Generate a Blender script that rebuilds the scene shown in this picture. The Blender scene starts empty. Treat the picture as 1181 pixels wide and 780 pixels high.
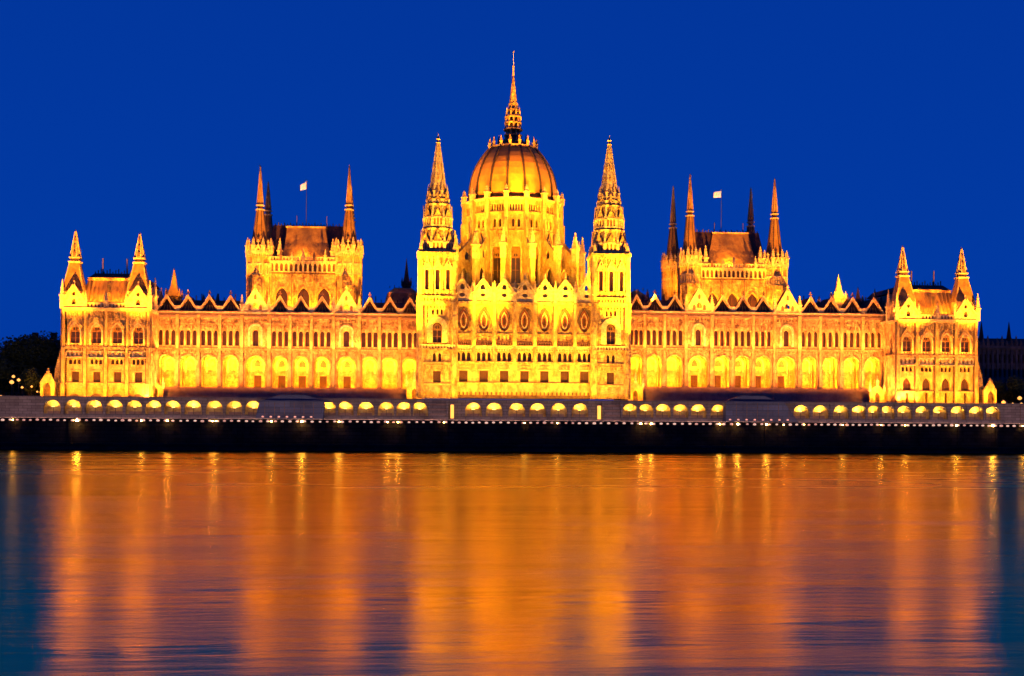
import bpy, math, random
from mathutils import Matrix, Vector
from mathutils.geometry import tessellate_polygon
random.seed(7)
R = math.radians
sc = bpy.context.scene
COL = sc.collection

# ------------------------------------------------------------------ camera
W0, H0 = 1181.0, 780.0
FPX, HOR = 1380.0, 478.0
CAM = Vector((-26.5, -345.0, 9.0))
cm = (Matrix.Rotation(R(-4.4), 4, 'Z') @ Matrix.Rotation(R(90), 4, 'X') @ Matrix.Rotation(R(0.38), 4, 'Z'))
cd = bpy.data.cameras.new('camera')
cam = bpy.data.objects.new('camera', cd); COL.objects.link(cam)
cam.matrix_world = Matrix.Translation(CAM) @ cm
cd.sensor_width = 36.0; cd.lens = 36.0 * FPX / W0
cd.shift_y = (HOR - H0 / 2) / W0
cd.clip_start = 1.0; cd.clip_end = 20000.0
sc.camera = cam
M3 = cm.to_3x3()

def P(px, py, Y):
    """metric position (X, Z) of a measured facade feature lying in the depth plane Y"""
    r = M3 @ Vector(((px - W0 / 2) / FPX, (HOR - py) / FPX, -1.0))
    t = (Y - CAM.y) / r.y
    q = CAM + r * t
    return q.x, q.z

# ------------------------------------------------------------------ materials
def mat(name, base, rough=0.8, metal=0.0, var=None, nscale=0.5, bump=None, bscale=1.0, streak=False, spec=0.3):
    m = bpy.data.materials.new(name); m.use_nodes = True
    nt = m.node_tree; b = nt.nodes['Principled BSDF']
    b.inputs['Base Color'].default_value = (*base, 1)
    b.inputs['Roughness'].default_value = rough
    b.inputs['Metallic'].default_value = metal
    b.inputs['Specular IOR Level'].default_value = spec
    N, L = nt.nodes.new, nt.links.new
    geo = N('ShaderNodeNewGeometry')
    if var:
        mp = N('ShaderNodeMapping'); L(geo.outputs['Position'], mp.inputs['Vector'])
        mp.inputs['Scale'].default_value = (1, 1, 0.5) if streak else (1, 1, 1)
        n = N('ShaderNodeTexNoise'); n.inputs['Scale'].default_value = nscale; n.inputs['Detail'].default_value = 6
        n.inputs['Roughness'].default_value = 0.65
        L(mp.outputs[0], n.inputs['Vector'])
        r = N('ShaderNodeValToRGB')
        r.color_ramp.elements[0].position = 0.36; r.color_ramp.elements[0].color = (*var, 1)
        r.color_ramp.elements[1].position = 0.62; r.color_ramp.elements[1].color = (*base, 1)
        L(n.outputs['Fac'], r.inputs['Fac']); L(r.outputs['Color'], b.inputs['Base Color'])
    if bump:
        v = N('ShaderNodeTexVoronoi'); v.inputs['Scale'].default_value = bscale; v.feature = 'SMOOTH_F1'
        L(geo.outputs['Position'], v.inputs['Vector'])
        n2 = N('ShaderNodeTexNoise'); n2.inputs['Scale'].default_value = bscale * 2.3; n2.inputs['Detail'].default_value = 4
        L(geo.outputs['Position'], n2.inputs['Vector'])
        ad = N('ShaderNodeMath'); ad.operation = 'ADD'
        L(v.outputs['Distance'], ad.inputs[0]); L(n2.outputs['Fac'], ad.inputs[1])
        bp = N('ShaderNodeBump'); bp.inputs['Strength'].default_value = 0.75; bp.inputs['Distance'].default_value = bump
        L(ad.outputs[0], bp.inputs['Height']); L(bp.outputs[0], b.inputs['Normal'])
    return m

def ribbed(name, base, var, period, depth, rough=0.5, axis='X'):
    m = mat(name, base, rough, 0.0, var, 0.35, None, streak=True)
    nt = m.node_tree; N, L = nt.nodes.new, nt.links.new; b = nt.nodes['Principled BSDF']
    geo = N('ShaderNodeNewGeometry'); wv = N('ShaderNodeTexWave')
    wv.wave_type = 'BANDS'; wv.bands_direction = axis; wv.inputs['Scale'].default_value = 0.314 / period
    wv.inputs['Distortion'].default_value = 0.4
    L(geo.outputs['Position'], wv.inputs['Vector'])
    bp = N('ShaderNodeBump'); bp.inputs['Distance'].default_value = depth; bp.inputs['Strength'].default_value = 0.8
    L(wv.outputs['Fac'], bp.inputs['Height']); L(bp.outputs[0], b.inputs['Normal'])
    return m

def masonry(m, bw, bh, depth):
    nt = m.node_tree; N, L = nt.nodes.new, nt.links.new; b = nt.nodes['Principled BSDF']
    geo = N('ShaderNodeNewGeometry'); mp = N('ShaderNodeMapping'); mp.inputs['Rotation'].default_value = (R(90), 0, 0)
    sp = N('ShaderNodeSeparateXYZ'); cb = N('ShaderNodeCombineXYZ'); L(geo.outputs['Position'], sp.inputs[0]); L(sp.outputs['X'], cb.inputs['X']); L(sp.outputs['Z'], cb.inputs['Y'])
    br = N('ShaderNodeTexBrick'); br.inputs['Scale'].default_value = 1; br.inputs['Brick Width'].default_value = bw; br.inputs['Row Height'].default_value = bh
    br.inputs['Mortar Size'].default_value = .05; br.inputs['Color1'].default_value = (1, 1, 1, 1); br.inputs['Color2'].default_value = (.72, .7, .68, 1); br.inputs['Mortar'].default_value = (.35, .33, .32, 1)
    L(cb.outputs[0], br.inputs['Vector'])
    src = b.inputs['Base Color'].links[0].from_socket; mul = N('ShaderNodeMixRGB'); mul.blend_type = 'MULTIPLY'; mul.inputs[0].default_value = 1
    L(src, mul.inputs[1]); L(br.outputs['Color'], mul.inputs[2]); L(mul.outputs[0], b.inputs['Base Color'])
    return m

def emit(name, col, s):
    m = bpy.data.materials.new(name); m.use_nodes = True
    b = m.node_tree.nodes['Principled BSDF']
    b.inputs['Base Color'].default_value = (*col, 1)
    b.inputs['Emission Color'].default_value = (*col, 1); b.inputs['Emission Strength'].default_value = s
    return m

STONE = mat('carved_limestone', (0.50, 0.38, 0.15), 0.85, var=(0.20, 0.11, 0.05), nscale=0.75, bump=0.45, bscale=1.25, streak=True)
SMOOTH = mat('ashlar_limestone', (0.47, 0.37, 0.14), 0.85, streak=True, var=(0.27, 0.16, 0.055), nscale=0.7, bump=0.22, bscale=1.5)
PALE = mat('pale_limestone', (0.58, 0.50, 0.27), 0.8, var=(0.36, 0.26, 0.12), nscale=1.2, bump=0.15, bscale=1.6)
SHADOWSTONE = mat('dark_and_shadow_stone', (0.16, 0.10, 0.075), 0.9, var=(0.08, 0.05, 0.04), nscale=0.8, bump=0.2, bscale=1.5)  # dark stone; also paints the shadow lines along ledges, pilasters and ribs
TILE = ribbed('ribbed_roof', (0.26, 0.165, 0.045), (0.15, 0.08, 0.028), 1.1, 0.22)
TILE2 = mat('roof_tiles', (0.26, 0.165, 0.045), 0.6, var=(0.15, 0.08, 0.028), nscale=0.6, bump=0.12, bscale=2.2)
DARKROOF = mat('dark_roof_slate', (0.06, 0.032, 0.025), 0.75, var=(0.035, 0.02, 0.02), nscale=0.5, bump=0.2, bscale=1.8)
SHADE = mat('shaded_dark_carving', (0.24, 0.13, 0.05), 0.9, var=(0.13, 0.07, 0.03), nscale=1.2, bump=0.15, bscale=2)  # darker stone painting shade into tower recesses; also window tracery
DOME = mat('dome_plates', (0.42, 0.23, 0.03), 0.6, var=(0.30, 0.15, 0.02), nscale=0.25, bump=0.05, bscale=1.8, streak=True)
RIB = mat('dark_rib_metal', (0.045, 0.03, 0.02), 0.6, bump=0.08, bscale=2)
GLASS = mat('window_glass', (0.016, 0.010, 0.010), 0.3, var=(0.03, 0.012, 0.008), nscale=0.9, spec=0.5)
WOOD = mat('brown_window_wood', (0.055, 0.02, 0.012), 0.6, var=(0.035, 0.014, 0.01), nscale=2)
STAIN = mat('mosaic_glass', (0.30, 0.08, 0.02), 0.5, var=(0.03, 0.015, 0.03), nscale=1.1, bump=0.2, bscale=1.5)
GRANITE = mat('quay_granite', (0.21, 0.17, 0.165), 0.85, var=(0.14, 0.115, 0.115), nscale=0.35, bump=0.06, bscale=1.0)
BLUEWALL = mat('bastion_plaster', (0.085, 0.10, 0.17), 0.85, var=(0.06, 0.07, 0.13), nscale=0.2, bump=0.03, bscale=1.0)
PINK = mat('pink_granite', (0.26, 0.17, 0.14), 0.85, var=(0.18, 0.11, 0.09), nscale=0.6, bump=0.06, bscale=1.5)
NICHE = mat('niche_plaster', (0.50, 0.38, 0.15), 0.9, var=(0.28, 0.16, 0.06), nscale=0.8, bump=0.15, bscale=1.6)
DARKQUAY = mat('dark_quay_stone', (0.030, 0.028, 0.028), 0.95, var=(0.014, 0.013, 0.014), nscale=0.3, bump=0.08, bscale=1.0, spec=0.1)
ASPHALT = mat('asphalt', (0.05, 0.048, 0.05), 0.9, var=(0.035, 0.034, 0.036), nscale=0.5)
PAVE = mat('pale_paving', (0.26, 0.19, 0.17), 0.85, var=(0.18, 0.13, 0.12), nscale=0.7)
LAND = mat('city_ground', (0.045, 0.045, 0.04), 0.95, var=(0.03, 0.03, 0.025), nscale=0.1)
BGWALL = mat('unlit_facade', (0.15, 0.12, 0.11), 0.9, var=(0.07, 0.06, 0.06), nscale=0.3, bump=0.2, bscale=0.8)
BGDARK = mat('unlit_roof', (0.022, 0.02, 0.022), 0.9)
IRON = mat('black_iron', (0.03, 0.03, 0.03), 0.5)
LEAF = mat('leaves', (0.03, 0.045, 0.015), 0.8, var=(0.018, 0.028, 0.01), nscale=0.8)
BARK = mat('bark', (0.06, 0.045, 0.03), 0.9)
CLOTH = mat('white_flag_cloth', (0.8, 0.78, 0.74), 0.8)
FLAGRED = mat('red_flag_cloth', (0.5, 0.05, 0.04), 0.8)
FLAGGREEN = mat('green_flag_cloth', (0.06, 0.3, 0.12), 0.8)
LAMPW = emit('lamp_globe_white', (1.0, 0.55, 0.40), .95)
LAMPS = emit('lamp_globe_soft', (1.0, 0.45, 0.32), .7)
LAMPH = emit('streak_lamp_globe', (1.0, 0.48, 0.10), 170.0)
LAMPY = emit('lamp_globe_amber', (1.0, 0.45, 0.06), 1.6)
NICHELAMP = emit('niche_lamp_lens', (1.0, 0.6, 0.12), 4.0)

masonry(GRANITE, 2.2, .75, .05); masonry(DARKQUAY, 3.0, .9, .05); masonry(BLUEWALL, 5.5, 1.5, .05)

# ------------------------------------------------------------------ mesh builder
class MB:
    def __init__(s, F=None):
        s.v, s.f, s.m, s.mats = [], [], [], []
        s.F = F or Matrix.Identity(4)
    def mi(s, m):
        if m not in s.mats: s.mats.append(m)
        return s.mats.index(m)
    def add(s, vs, fs, m):
        o = len(s.v); k = s.mi(m)
        for p in vs: s.v.append(tuple(s.F @ Vector(p)))
        for f in fs: s.f.append([i + o for i in f]); s.m.append(k)
    def box(s, x0, x1, y0, y1, z0, z1, m):
        s.add([(x0,y0,z0),(x1,y0,z0),(x1,y1,z0),(x0,y1,z0),(x0,y0,z1),(x1,y0,z1),(x1,y1,z1),(x0,y1,z1)],
              [(0,3,2,1),(4,5,6,7),(0,1,5,4),(1,2,6,5),(2,3,7,6),(3,0,4,7)], m)
    def slab(s, outline, holes, y0, y1, m, back=False, hm=None):
        """polygon with holes in the XZ plane at y0, its edges running back to y1"""
        loops = [outline] + list(holes)
        ax = [p for l in loops for p in l]
        tris = tessellate_polygon([[Vector((p[0], p[1], 0)) for p in l] for l in loops])
        out = []
        for t in tris:
            a, b, c = (ax[i] for i in t)
            if (b[0]-a[0])*(c[1]-a[1]) - (b[1]-a[1])*(c[0]-a[0]) < 0: t = (t[0], t[2], t[1])
            out.append(tuple(t))
        s.add([(p[0], y0, p[1]) for p in ax], out, m)
        if back: s.add([(p[0], y1, p[1]) for p in ax], [tuple(reversed(t)) for t in out], m)
        for i, l in enumerate(loops):
            n = len(l); area = sum(l[k][0]*l[(k+1)%n][1] - l[(k+1)%n][0]*l[k][1] for k in range(n))
            vs = [(p[0], y0, p[1]) for p in l] + [(p[0], y1, p[1]) for p in l]
            fl = (area > 0) != (i > 0)
            fs = [((k+1)%n, k, k+n, (k+1)%n+n) if fl else (k, (k+1)%n, (k+1)%n+n, k+n) for k in range(n)]
            s.add(vs, fs, hm if (hm and i) else m)
    def fr(s, cx, cy, z0, z1, r0, r1, n, m, rot=0.0, cap=True):
        vs, fs = [], []
        for z, r in ((z0, r0), (z1, r1)):
            for k in range(n):
                a = rot + 2*math.pi*k/n
                vs.append((cx + r*math.cos(a), cy + r*math.sin(a), z))
        for k in range(n): fs.append((k, (k+1)%n, (k+1)%n+n, k+n))
        if cap: fs.append(tuple(range(n, 2*n))); fs.append(tuple(reversed(range(n))))
        s.add(vs, fs, m)
    def lathe(s, cx, cy, prof, n, m, rot=0.0):
        for (z0, r0), (z1, r1) in zip(prof, prof[1:]): s.fr(cx, cy, z0, z1, max(r0, .01), max(r1, .01), n, m, rot, False)
    def sq(s, cx, cy, z0, z1, w0, w1, m, w0y=None, w1y=None):
        a, b = w0/2, w1/2; c, d = (w0y or w0)/2, (w1y or w1)/2
        s.add([(cx-a,cy-c,z0),(cx+a,cy-c,z0),(cx+a,cy+c,z0),(cx-a,cy+c,z0),(cx-b,cy-d,z1),(cx+b,cy-d,z1),(cx+b,cy+d,z1),(cx-b,cy+d,z1)],
              [(0,3,2,1),(4,5,6,7),(0,1,5,4),(1,2,6,5),(2,3,7,6),(3,0,4,7)], m)
    def bar(s, a, b, w, m):
        a, b = Vector(a), Vector(b); d = (b-a).normalized()
        u = d.cross(Vector((0,0,1)) if abs(d.z) < .9 else Vector((0,1,0))).normalized()*w/2; v = d.cross(u).normalized()*w/2
        s.add([tuple(q) for p in (a, b) for q in (p-u-v, p+u-v, p+u+v, p-u+v)],
              [(3,2,1,0),(4,5,6,7),(0,1,5,4),(1,2,6,5),(2,3,7,6),(3,0,4,7)], m)
    def pinnacle(s, x, y, z, w, h, m):
        s.sq(x, y, z, z+h*.42, w, w, m)
        s.sq(x, y, z+h*.42, z+h*.47, w*1.35, w*1.35, m)
        s.sq(x, y, z+h*.47, z+h*.97, w*.95, w*.12, m)
        for k in (.58, .70, .82): s.sq(x, y, z+h*k, z+h*k+w*.14, w*(1.25-k)*1.25+.05, w*(1.25-k)*1.1+.05, m)
        s.sq(x, y, z+h*.95, z+h, w*.3, w*.1, m)
    def build(s, name, parent=None, origin=(0,0,0), smooth=False):
        me = bpy.data.meshes.new(name)
        o = Vector(origin)
        me.from_pydata([tuple(Vector(v) - o) for v in s.v], [], s.f)
        for m in s.mats: me.materials.append(m)
        me.polygons.foreach_set('material_index', s.m)
        if smooth: me.polygons.foreach_set('use_smooth', [True]*len(s.f))
        me.update()
        ob = bpy.data.objects.new(name, me); COL.objects.link(ob)
        put(ob, o, parent)
        return ob

WP = {}
def put(ob, o, parent):
    o = Vector(o); WP[ob.name] = o
    if parent:
        ob.parent = parent; ob.location = o - WP[parent.name]
    else: ob.location = o
def empty(name, loc, label=None, cat=None, group=None):
    ob = bpy.data.objects.new(name, None); COL.objects.link(ob); put(ob, loc, None)
    tag(ob, label, cat, group); return ob
def tag(ob, label=None, cat=None, group=None, kind=None):
    if label: ob['label'] = label
    if cat: ob['category'] = cat
    if group: ob['group'] = group
    if kind: ob['kind'] = kind
    return ob
def frame(x, y, z=0, rot=0): return Matrix.Translation((x, y, z)) @ Matrix.Rotation(rot, 4, 'Z')

def arch(w, h, kind='point', x=0.0, z=0.0, n=6):
    a = w/2
    if kind == 'rect': pts = [(-a,0),(a,0),(a,h),(-a,h)]
    elif kind == 'round':
        s = h - a
        pts = [(-a,0),(a,0)] + [(a*math.cos(math.pi*k/(2*n)), s + a*math.sin(math.pi*k/(2*n))) for k in range(2*n+1)]
    elif kind == 'point':
        rise = min(0.866*w, h*.8); s = h - rise
        pts = [(-a,0),(a,0)]
        for k in range(n+1):
            t = R(60)*k/n; pts.append((-a + w*math.cos(t), s + w*math.sin(t)*rise/(.866*w)))
        for k in range(n-1, -1, -1):
            t = R(60)*k/n; pts.append((a - w*math.cos(t), s + w*math.sin(t)*rise/(.866*w)))
    elif kind == 'vesica':
        pts = []
        for k in range(16):
            t = 2*math.pi*k/16; rr = 1.0 if math.sin(t) < .1 else abs(math.cos(t))**.5
            pts.append((a*math.cos(t)*rr, h/2 + h/2*math.sin(t)*(1 if math.sin(t) < .95 else 1.12)))
    elif kind == 'circle':
        pts = [(a*math.cos(2*math.pi*k/12), h/2 + h/2*math.sin(2*math.pi*k/12)) for k in range(12)]
    elif kind == 'tri': pts = [(-a,0),(a,0),(0,h)]
    return [(p[0]+x, p[1]+z) for p in pts]

# windows: cached meshes, one object each
WC = {}
def window(parent, name, kind, x, y, z, w, h, rot=0.0, style='plain'):
    key = (name, kind, round(w, 1), round(h, 1), style)
    if key not in WC:
        m = MB(); g = {'wood': WOOD, 'stain': STAIN}.get(style, GLASS); f = SHADE if style == 'tracery' else STONE if style == 'stain' else WOOD
        w_, h_ = key[2], key[3]
        m.slab(arch(w_+.1, h_+.05, kind, 0, -.03), [], 0, .08, g)
        if style in ('plain', 'wood', 'tracery'):
            t = .16 if w_ < 2 else .22
            m.box(-t/2, t/2, -.14, -.01, 0, h_*(.97 if kind != 'rect' else 1), f)
            for q in ((.33, .66) if h_ > 3 else (.5,)): m.box(-w_/2, w_/2, -.1, -.015, h_*q-.05, h_*q+.05, f)
        if style == 'tracery':
            zz = h_*.62; r_ = w_*.2
            m.slab(arch(w_, h_-zz-.1, 'point', 0, zz), [arch(w_*.42, w_*.42, 'circle', 0, zz+.35)], -.16, .02, f)
            for sx in (-1, 1): m.box(sx*w_/2-.1, sx*w_/2+.1, -.15, -.01, 0, zz, f)
        if style == 'stain':
            m.slab(arch(w_*.70, h_*.74, kind, 0, h_*.12), [arch(w_*.5, h_*.58, kind, 0, h_*.20)], -.12, .0, PALE)
            m.slab(arch(w_*.24, h_*.34, 'point', 0, h_*.3), [], -.16, .0, WOOD)
        me_o = m.build(name, None)
        WC[key] = me_o.data; bpy.data.objects.remove(me_o)
    ob = bpy.data.objects.new(name, WC[key]); COL.objects.link(ob)
    ob.rotation_euler[2] = rot; put(ob, (x, y, z), parent); return ob

def balustrade(m, x0, x1, y, z0, z1, mt, step=.9):
    n = max(1, int((x1-x0)/step)); d = (x1-x0)/n
    m.slab([(x0,z0),(x1,z0),(x1,z1),(x0,z1)],
           [arch(d*.55, (z1-z0)*.7, 'point', x0+d*(k+.5), z0+(z1-z0)*.12, 2) for k in range(n)], y, y+.3, mt)
def band(m, x0, x1, y, z0, z1, mt, step=1.3, kind='point', fill=.62):
    """blind tracery: a screen of small arches proud of the wall"""
    n = max(1, int(round((x1-x0)/step))); d = (x1-x0)/n
    m.slab([(x0,z0),(x1,z0),(x1,z1),(x0,z1)],
           [arch(d*fill, (z1-z0)*.78, kind, x0+d*(k+.5), z0+(z1-z0)*.08, 3) for k in range(n)], y-.3, y+.02, mt)
def course(m, x0, x1, y, z, h=.45, d=.5, mt=None):
    m.box(x0-.1, x1+.1, y-d, y+.1, z-h/2, z+h/2, mt or STONE)
    m.box(x0-.08, x1+.08, y-d*.8, y+.1, z+h/2+.002, z+h/2+.2, SHADOWSTONE)  # dark strip paints the shadow the ledge throws upward
    m.box(x0-.05, x1+.05, y-d*.6, y+.1, z-h, z-h/2-.002, mt or STONE)
def ringed(m, w, h, kind, x, z, y, t, d, mt):
    m.slab(arch(w+2*t, h+t, kind, x, z), [arch(w, h-.02, kind, x, z+.02)], y-d, y, mt)
def gable(m, xc, y, z, w, h, mt, hole=None, coping=.55, thick=.8, hz=.22):
    holes = []
    if hole: holes = [arch(hole*w, hole*w*.95, 'point', xc, z+h*hz, 3)]
    m.slab([(xc-w/2,z),(xc+w/2,z),(xc,z+h)], holes, y, y+thick, mt, back=True)
    for s in (-1, 1): m.bar((xc+s*w/2, y-.12, z), (xc, y-.12, z+h), coping, mt)
    m.bar((xc, y, z+h-.2), (xc, y, z+h+1.3), .28, mt)
    m.box(xc-.4, xc+.4, y-.15, y+.15, z+h+.55, z+h+.8, mt)

# ------------------------------------------------------------------ lights
CENT = (1.0, 0.38, 0.008)
GA, GS = 13.0, 14.0
WARM = (1.0, 0.295, 0.008); GOLD = (1.0, 0.325, 0.008); ROSE = (1.0, 0.28, 0.035); LOGGIA = (1.0, 0.27, 0.006)
def area(loc, sx, sy, target, power, col, spread=180):
    l = bpy.data.lights.new('flood_or_fill_strip', 'AREA'); l.shape = 'RECTANGLE'; l.size = sx; l.size_y = sy
    l.energy = power*GA; l.color = col; l.spread = R(spread)
    o = bpy.data.objects.new('flood_or_fill_strip', l); COL.objects.link(o); o.location = loc
    o.rotation_euler = (Vector(target) - Vector(loc)).to_track_quat('-Z', 'Y').to_euler(); return o
def strip(x0, x1, y, z, tilt, power, col, spread=180, w=.5):
    """a long floodlight or fill strip parallel to the facade, facing back (+Y) and up by tilt degrees"""
    o = area(((x0+x1)/2, y, z), x1-x0, w, ((x0+x1)/2, y+math.cos(R(tilt)), z+math.sin(R(tilt))), power, col, spread)
    return o
def spot(loc, target, power, col, cone, size=1.0, blend=.5):
    l = bpy.data.lights.new('floodlight_beam', 'SPOT'); l.energy = power*GS; l.color = col
    l.spot_size = R(cone); l.spot_blend = blend; l.shadow_soft_size = size
    o = bpy.data.objects.new('floodlight_beam', l); COL.objects.link(o); o.location = loc
    o.rotation_euler = (Vector(target) - Vector(loc)).to_track_quat('-Z', 'Y').to_euler(); return o
def point(loc, power, col, r=.2):
    l = bpy.data.lights.new('lamp_light', 'POINT'); l.energy = power; l.color = col; l.shadow_soft_size = r
    o = bpy.data.objects.new('lamp_light', l); COL.objects.link(o); o.location = loc; return o

# ================================================================== PARLIAMENT
parl = empty('parliament_building', (0, 0, 13.0), 'vast floodlit neo-gothic parliament with a ribbed central dome, spires and river arcades', 'parliament building')
GZ = P(590, 461, -6)[1]        # terrace level

# ---------------- wings
def wing(name_label, xr, bays, x_end0, x_end1, ref):
    Y = 0.0
    z = lambda py: P(ref, py, Y)[1]
    x = lambda px: P(px, 420, Y)[0]
    zb, zf, zat, zc1, zl0, zl1, ztop = z(463.5), z(448), z(411), z(403.5), z(399.5), z(381), z(361.5)
    X0, X1 = x(x_end0), x(x_end1)
    m = MB(); holes = []; wins = []; back = []
    for (a, b, kind) in bays:
        xa, xb = x(a), x(b); w = xb-xa; xc = (xa+xb)/2
        aw = w*.74
        holes.append(arch(aw, zat-zf, 'round', xc, zf, 7))
        ringed(m, aw, zat-zf, 'round', xc, zf, Y, .35, .3, SMOOTH)
        back.append((xc, w, kind))
        if kind == 'gable':
            lw, lh = 1.5, zl1-zl0
            holes.append(arch(lw+.1, lh, 'round', xc, zl0))
            wins.append(('round', xc, zl0, lw, lh))
            ringed(m, lw+1.5, lh+1.3, 'round', xc, zl0-.1, Y, .55, .55, PALE)
            m.slab(arch(lw+1.5, lh+1.2, 'round', xc, zl0), [arch(lw+.1, lh, 'round', xc, zl0+.01)], Y-.06, Y+.01, SMOOTH)
            band(m, xa+.6, xb-.6, Y-.15, z(372), z(366.5), STONE, .9)
        else:
            for k in (-1, 0, 1):
                lx = xc + k*w*.30; lw, lh = 1.15, zl1-zl0
                holes.append(arch(lw, lh, 'point', lx, zl0, 3)); wins.append(('point', lx, zl0, lw, lh))
                gable(m, lx, Y-.15, zl1-.35, w*.27, 1.6, STONE, None, .16, .14)
                m.box(lx-w*.15-.14, lx-w*.15+.14, Y-.3, Y+.01, zl0, zl1+1.2, SMOOTH)
            m.box(xc+w*.45-.14, xc+w*.45+.14, Y-.3, Y+.01, zl0, zl1+1.2, SMOOTH)
            band(m, xa+.4, xb-.4, Y, z(375), z(367.5), STONE, .8, 'circle', .6)
    m.slab([(X0, zb), (X1, zb), (X1, ztop), (X0, ztop)], holes, Y, Y+.9, STONE, hm=SMOOTH)
    # pilasters between bays
    for i, (a, b, kind) in enumerate(bays):
        for e in ({a, b} if kind == 'gable' else {a}):
            xe = x(e); d = .9 if kind == 'gable' else .7
            m.box(xe-.42, xe+.42, Y-d, Y+.01, zb, ztop+.3, SMOOTH)
            m.box(xe-.6, xe+.6, Y-d-.25, Y+.01, zb, zf+.4, PINK)
            m.box(xe+.42, xe+.62, Y-.35, Y+.01, zf+.4, ztop-.5, SHADOWSTONE)  # dark line painted as shadow beside the pilaster
            if kind == 'gable':
                m.pinnacle(xe, Y-.5, ztop, 1.0, z(341)-z(362), PALE)
    m.box(X0, X1, Y-1.0, Y-.02, zb, zf-.1, PINK)
    m.box(X0, X1, Y-1.12, Y-.9, zf-.45, zf+.15, PINK)
    course(m, X0, X1, Y, zc1, .5, .65, SMOOTH)
    band(m, X0, X1, Y-.2, zc1-.95, zc1-.35, STONE, .9)
    course(m, X0, X1, Y, z(366), .35, .6, PINK)
    m.box(X0, X1, Y-.95, Y+.2, z(364.6), z(362.6), SHADOWSTONE)
    m.box(X0, X1, Y-1.15, Y+.2, z(362.6)+.003, z(360.8), PALE)
    # loggia behind the arches
    yb = 5.0
    bh, bw = [], []
    for xc, w, kind in back:
        if kind in ('gable', 'dark_opening'):
            bh.append(arch(2.1, z(433)-z(447), 'rect', xc, z(447))); bw.append(('rect', xc, z(447), 2.1, z(433)-z(447)))
        ringed(m, w*.40, z(414)-z(430), 'round', xc, z(430), yb, .5, .45, PALE)
        ringed(m, w*.58, z(411)-z(447), 'round', xc, z(447), yb, .4, .6, SMOOTH)
        if kind in ('gable', 'dark_opening'):
            m.slab(arch(1.7, 1.9, 'point', xc, z(422.5)), [], yb-.1, yb, SHADOWSTONE)
        m.box(xc-w/2-.5, xc-w/2+.5, Y+3.6, yb, zf, z(408), SMOOTH)
    m.slab([(X0, zf-.5), (X1, zf-.5), (X1, z(406)), (X0, z(406))], bh, yb, yb+.7, NICHE)
    m.box(X0, X1, Y+.9, yb, zf-.6, zf-.2, PINK)
    m.box(X0, X1, Y+.9, yb, z(407), z(406), SMOOTH)
    m.box(X0, X1, Y+6, Y+22, zb, ztop-.5, SMOOTH)
    m.box(X0, X1, Y+.9, Y+6, z(405), ztop-.5, SHADOWSTONE)
    w_ob = m.build('wing', parl, ((X0+X1)/2, 0, zb)); w_ob['label'] = name_label
    for kind, wx, wz, ww, wh in wins: window(w_ob, 'lancet_window', kind, wx, Y+.75, wz, ww, wh)
    for kind, wx, wz, ww, wh in bw: window(w_ob, 'shuttered_window', kind, wx, yb+.5, wz, ww, wh, style='wood')
    # long roof with dormer gables
    r = MB()
    zr = z(344.5)
    gs = [q for q in bays if q[2] == 'gable']
    for A, B in ((X0, x(gs[0][0])-1), (x(gs[1][1])+1, X1)):
        r.add([(A,1,ztop-.2),(B,1,ztop-.2),(B,9,zr),(A,9,zr),(A,20,ztop-.2),(B,20,ztop-.2)], [(0,1,2,3),(3,2,5,4),(0,3,4),(1,5,2)], DARKROOF)
        for k in range(int((B-A)/1.6)): r.box(A+k*1.6, A+k*1.6+.25, 8.8, 9.1, zr-.1, zr+.9+.5*((k*7)%3), DARKROOF)
        for k in range(int((B-A)/5)):
            xx = A+3+k*5+random.uniform(-1, 1); r.pinnacle(xx, 11, zr-2, 1.2, random.uniform(3, 5.5), PINK)
    r.box(x(gs[0][0])-1, x(gs[1][1])+1, .9, 9, ztop-1.0, ztop-.45, DARKROOF)
    r.build('roof', w_ob, ((X0+X1)/2, 9, ztop))
    for (a, b, kind) in bays:
        xa, xb = x(a), x(b); w = xb-xa; xc = (xa+xb)/2; g = MB()
        if kind == 'gable':
            h = z(334.5)-ztop
            gable(g, xc, Y-.9, ztop+.1, w*1.06, h, PALE, .22, .6, .9, .18)
            for s in (-1, 1): g.slab(arch(.8, 1.6, 'point', xc+s*w*.2, ztop+.7, 3), [], Y-1.0, Y-.9, SHADOWSTONE)
            g.slab(arch(.7, 1.5, 'point', xc, ztop+h*.56, 3), [], Y-1.0, Y-.9, SHADOWSTONE)
            g.add([(xc-w*.53,0,ztop),(xc+w*.53,0,ztop),(xc,0,ztop+h),(xc-w*.53,3.2,ztop),(xc+w*.53,3.2,ztop),(xc,3.2,ztop+h)], [(0,2,5,3),(1,4,5,2)], DARKROOF)
            ob = g.build('gable', w_ob, (xc, 0, ztop)); ob['label'] = 'pale carved stone gable with a small pointed opening'
        else:
            h = z(338.5)-ztop-.9; dd = 3.2 if kind == 'dark_opening' else 8.0
            g.slab([(xc-w*.5,ztop-.05),(xc+w*.5,ztop-.05),(xc,ztop+h)], [[(xc-w*.36,ztop+.55),(xc+w*.36,ztop+.55),(xc,ztop+h*.80)]], Y-.5, Y+.1, STONE, back=True)
            for s in (-1, 1): g.bar((xc+s*w*.5, Y-.6, ztop), (xc, Y-.6, ztop+h+.1), .34, PALE)
            g.bar((xc, Y-.3, ztop+h-.2), (xc, Y-.3, ztop+h+1.5), .3, SHADOWSTONE); g.box(xc-.45, xc+.45, Y-.45, Y-.15, ztop+h+.6, ztop+h+.9, SHADOWSTONE)
            g.slab([(xc-w*.4,ztop+.2),(xc+w*.4,ztop+.2),(xc,ztop+h*.88)], [], Y+.5, Y+.6, DARKROOF)
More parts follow.
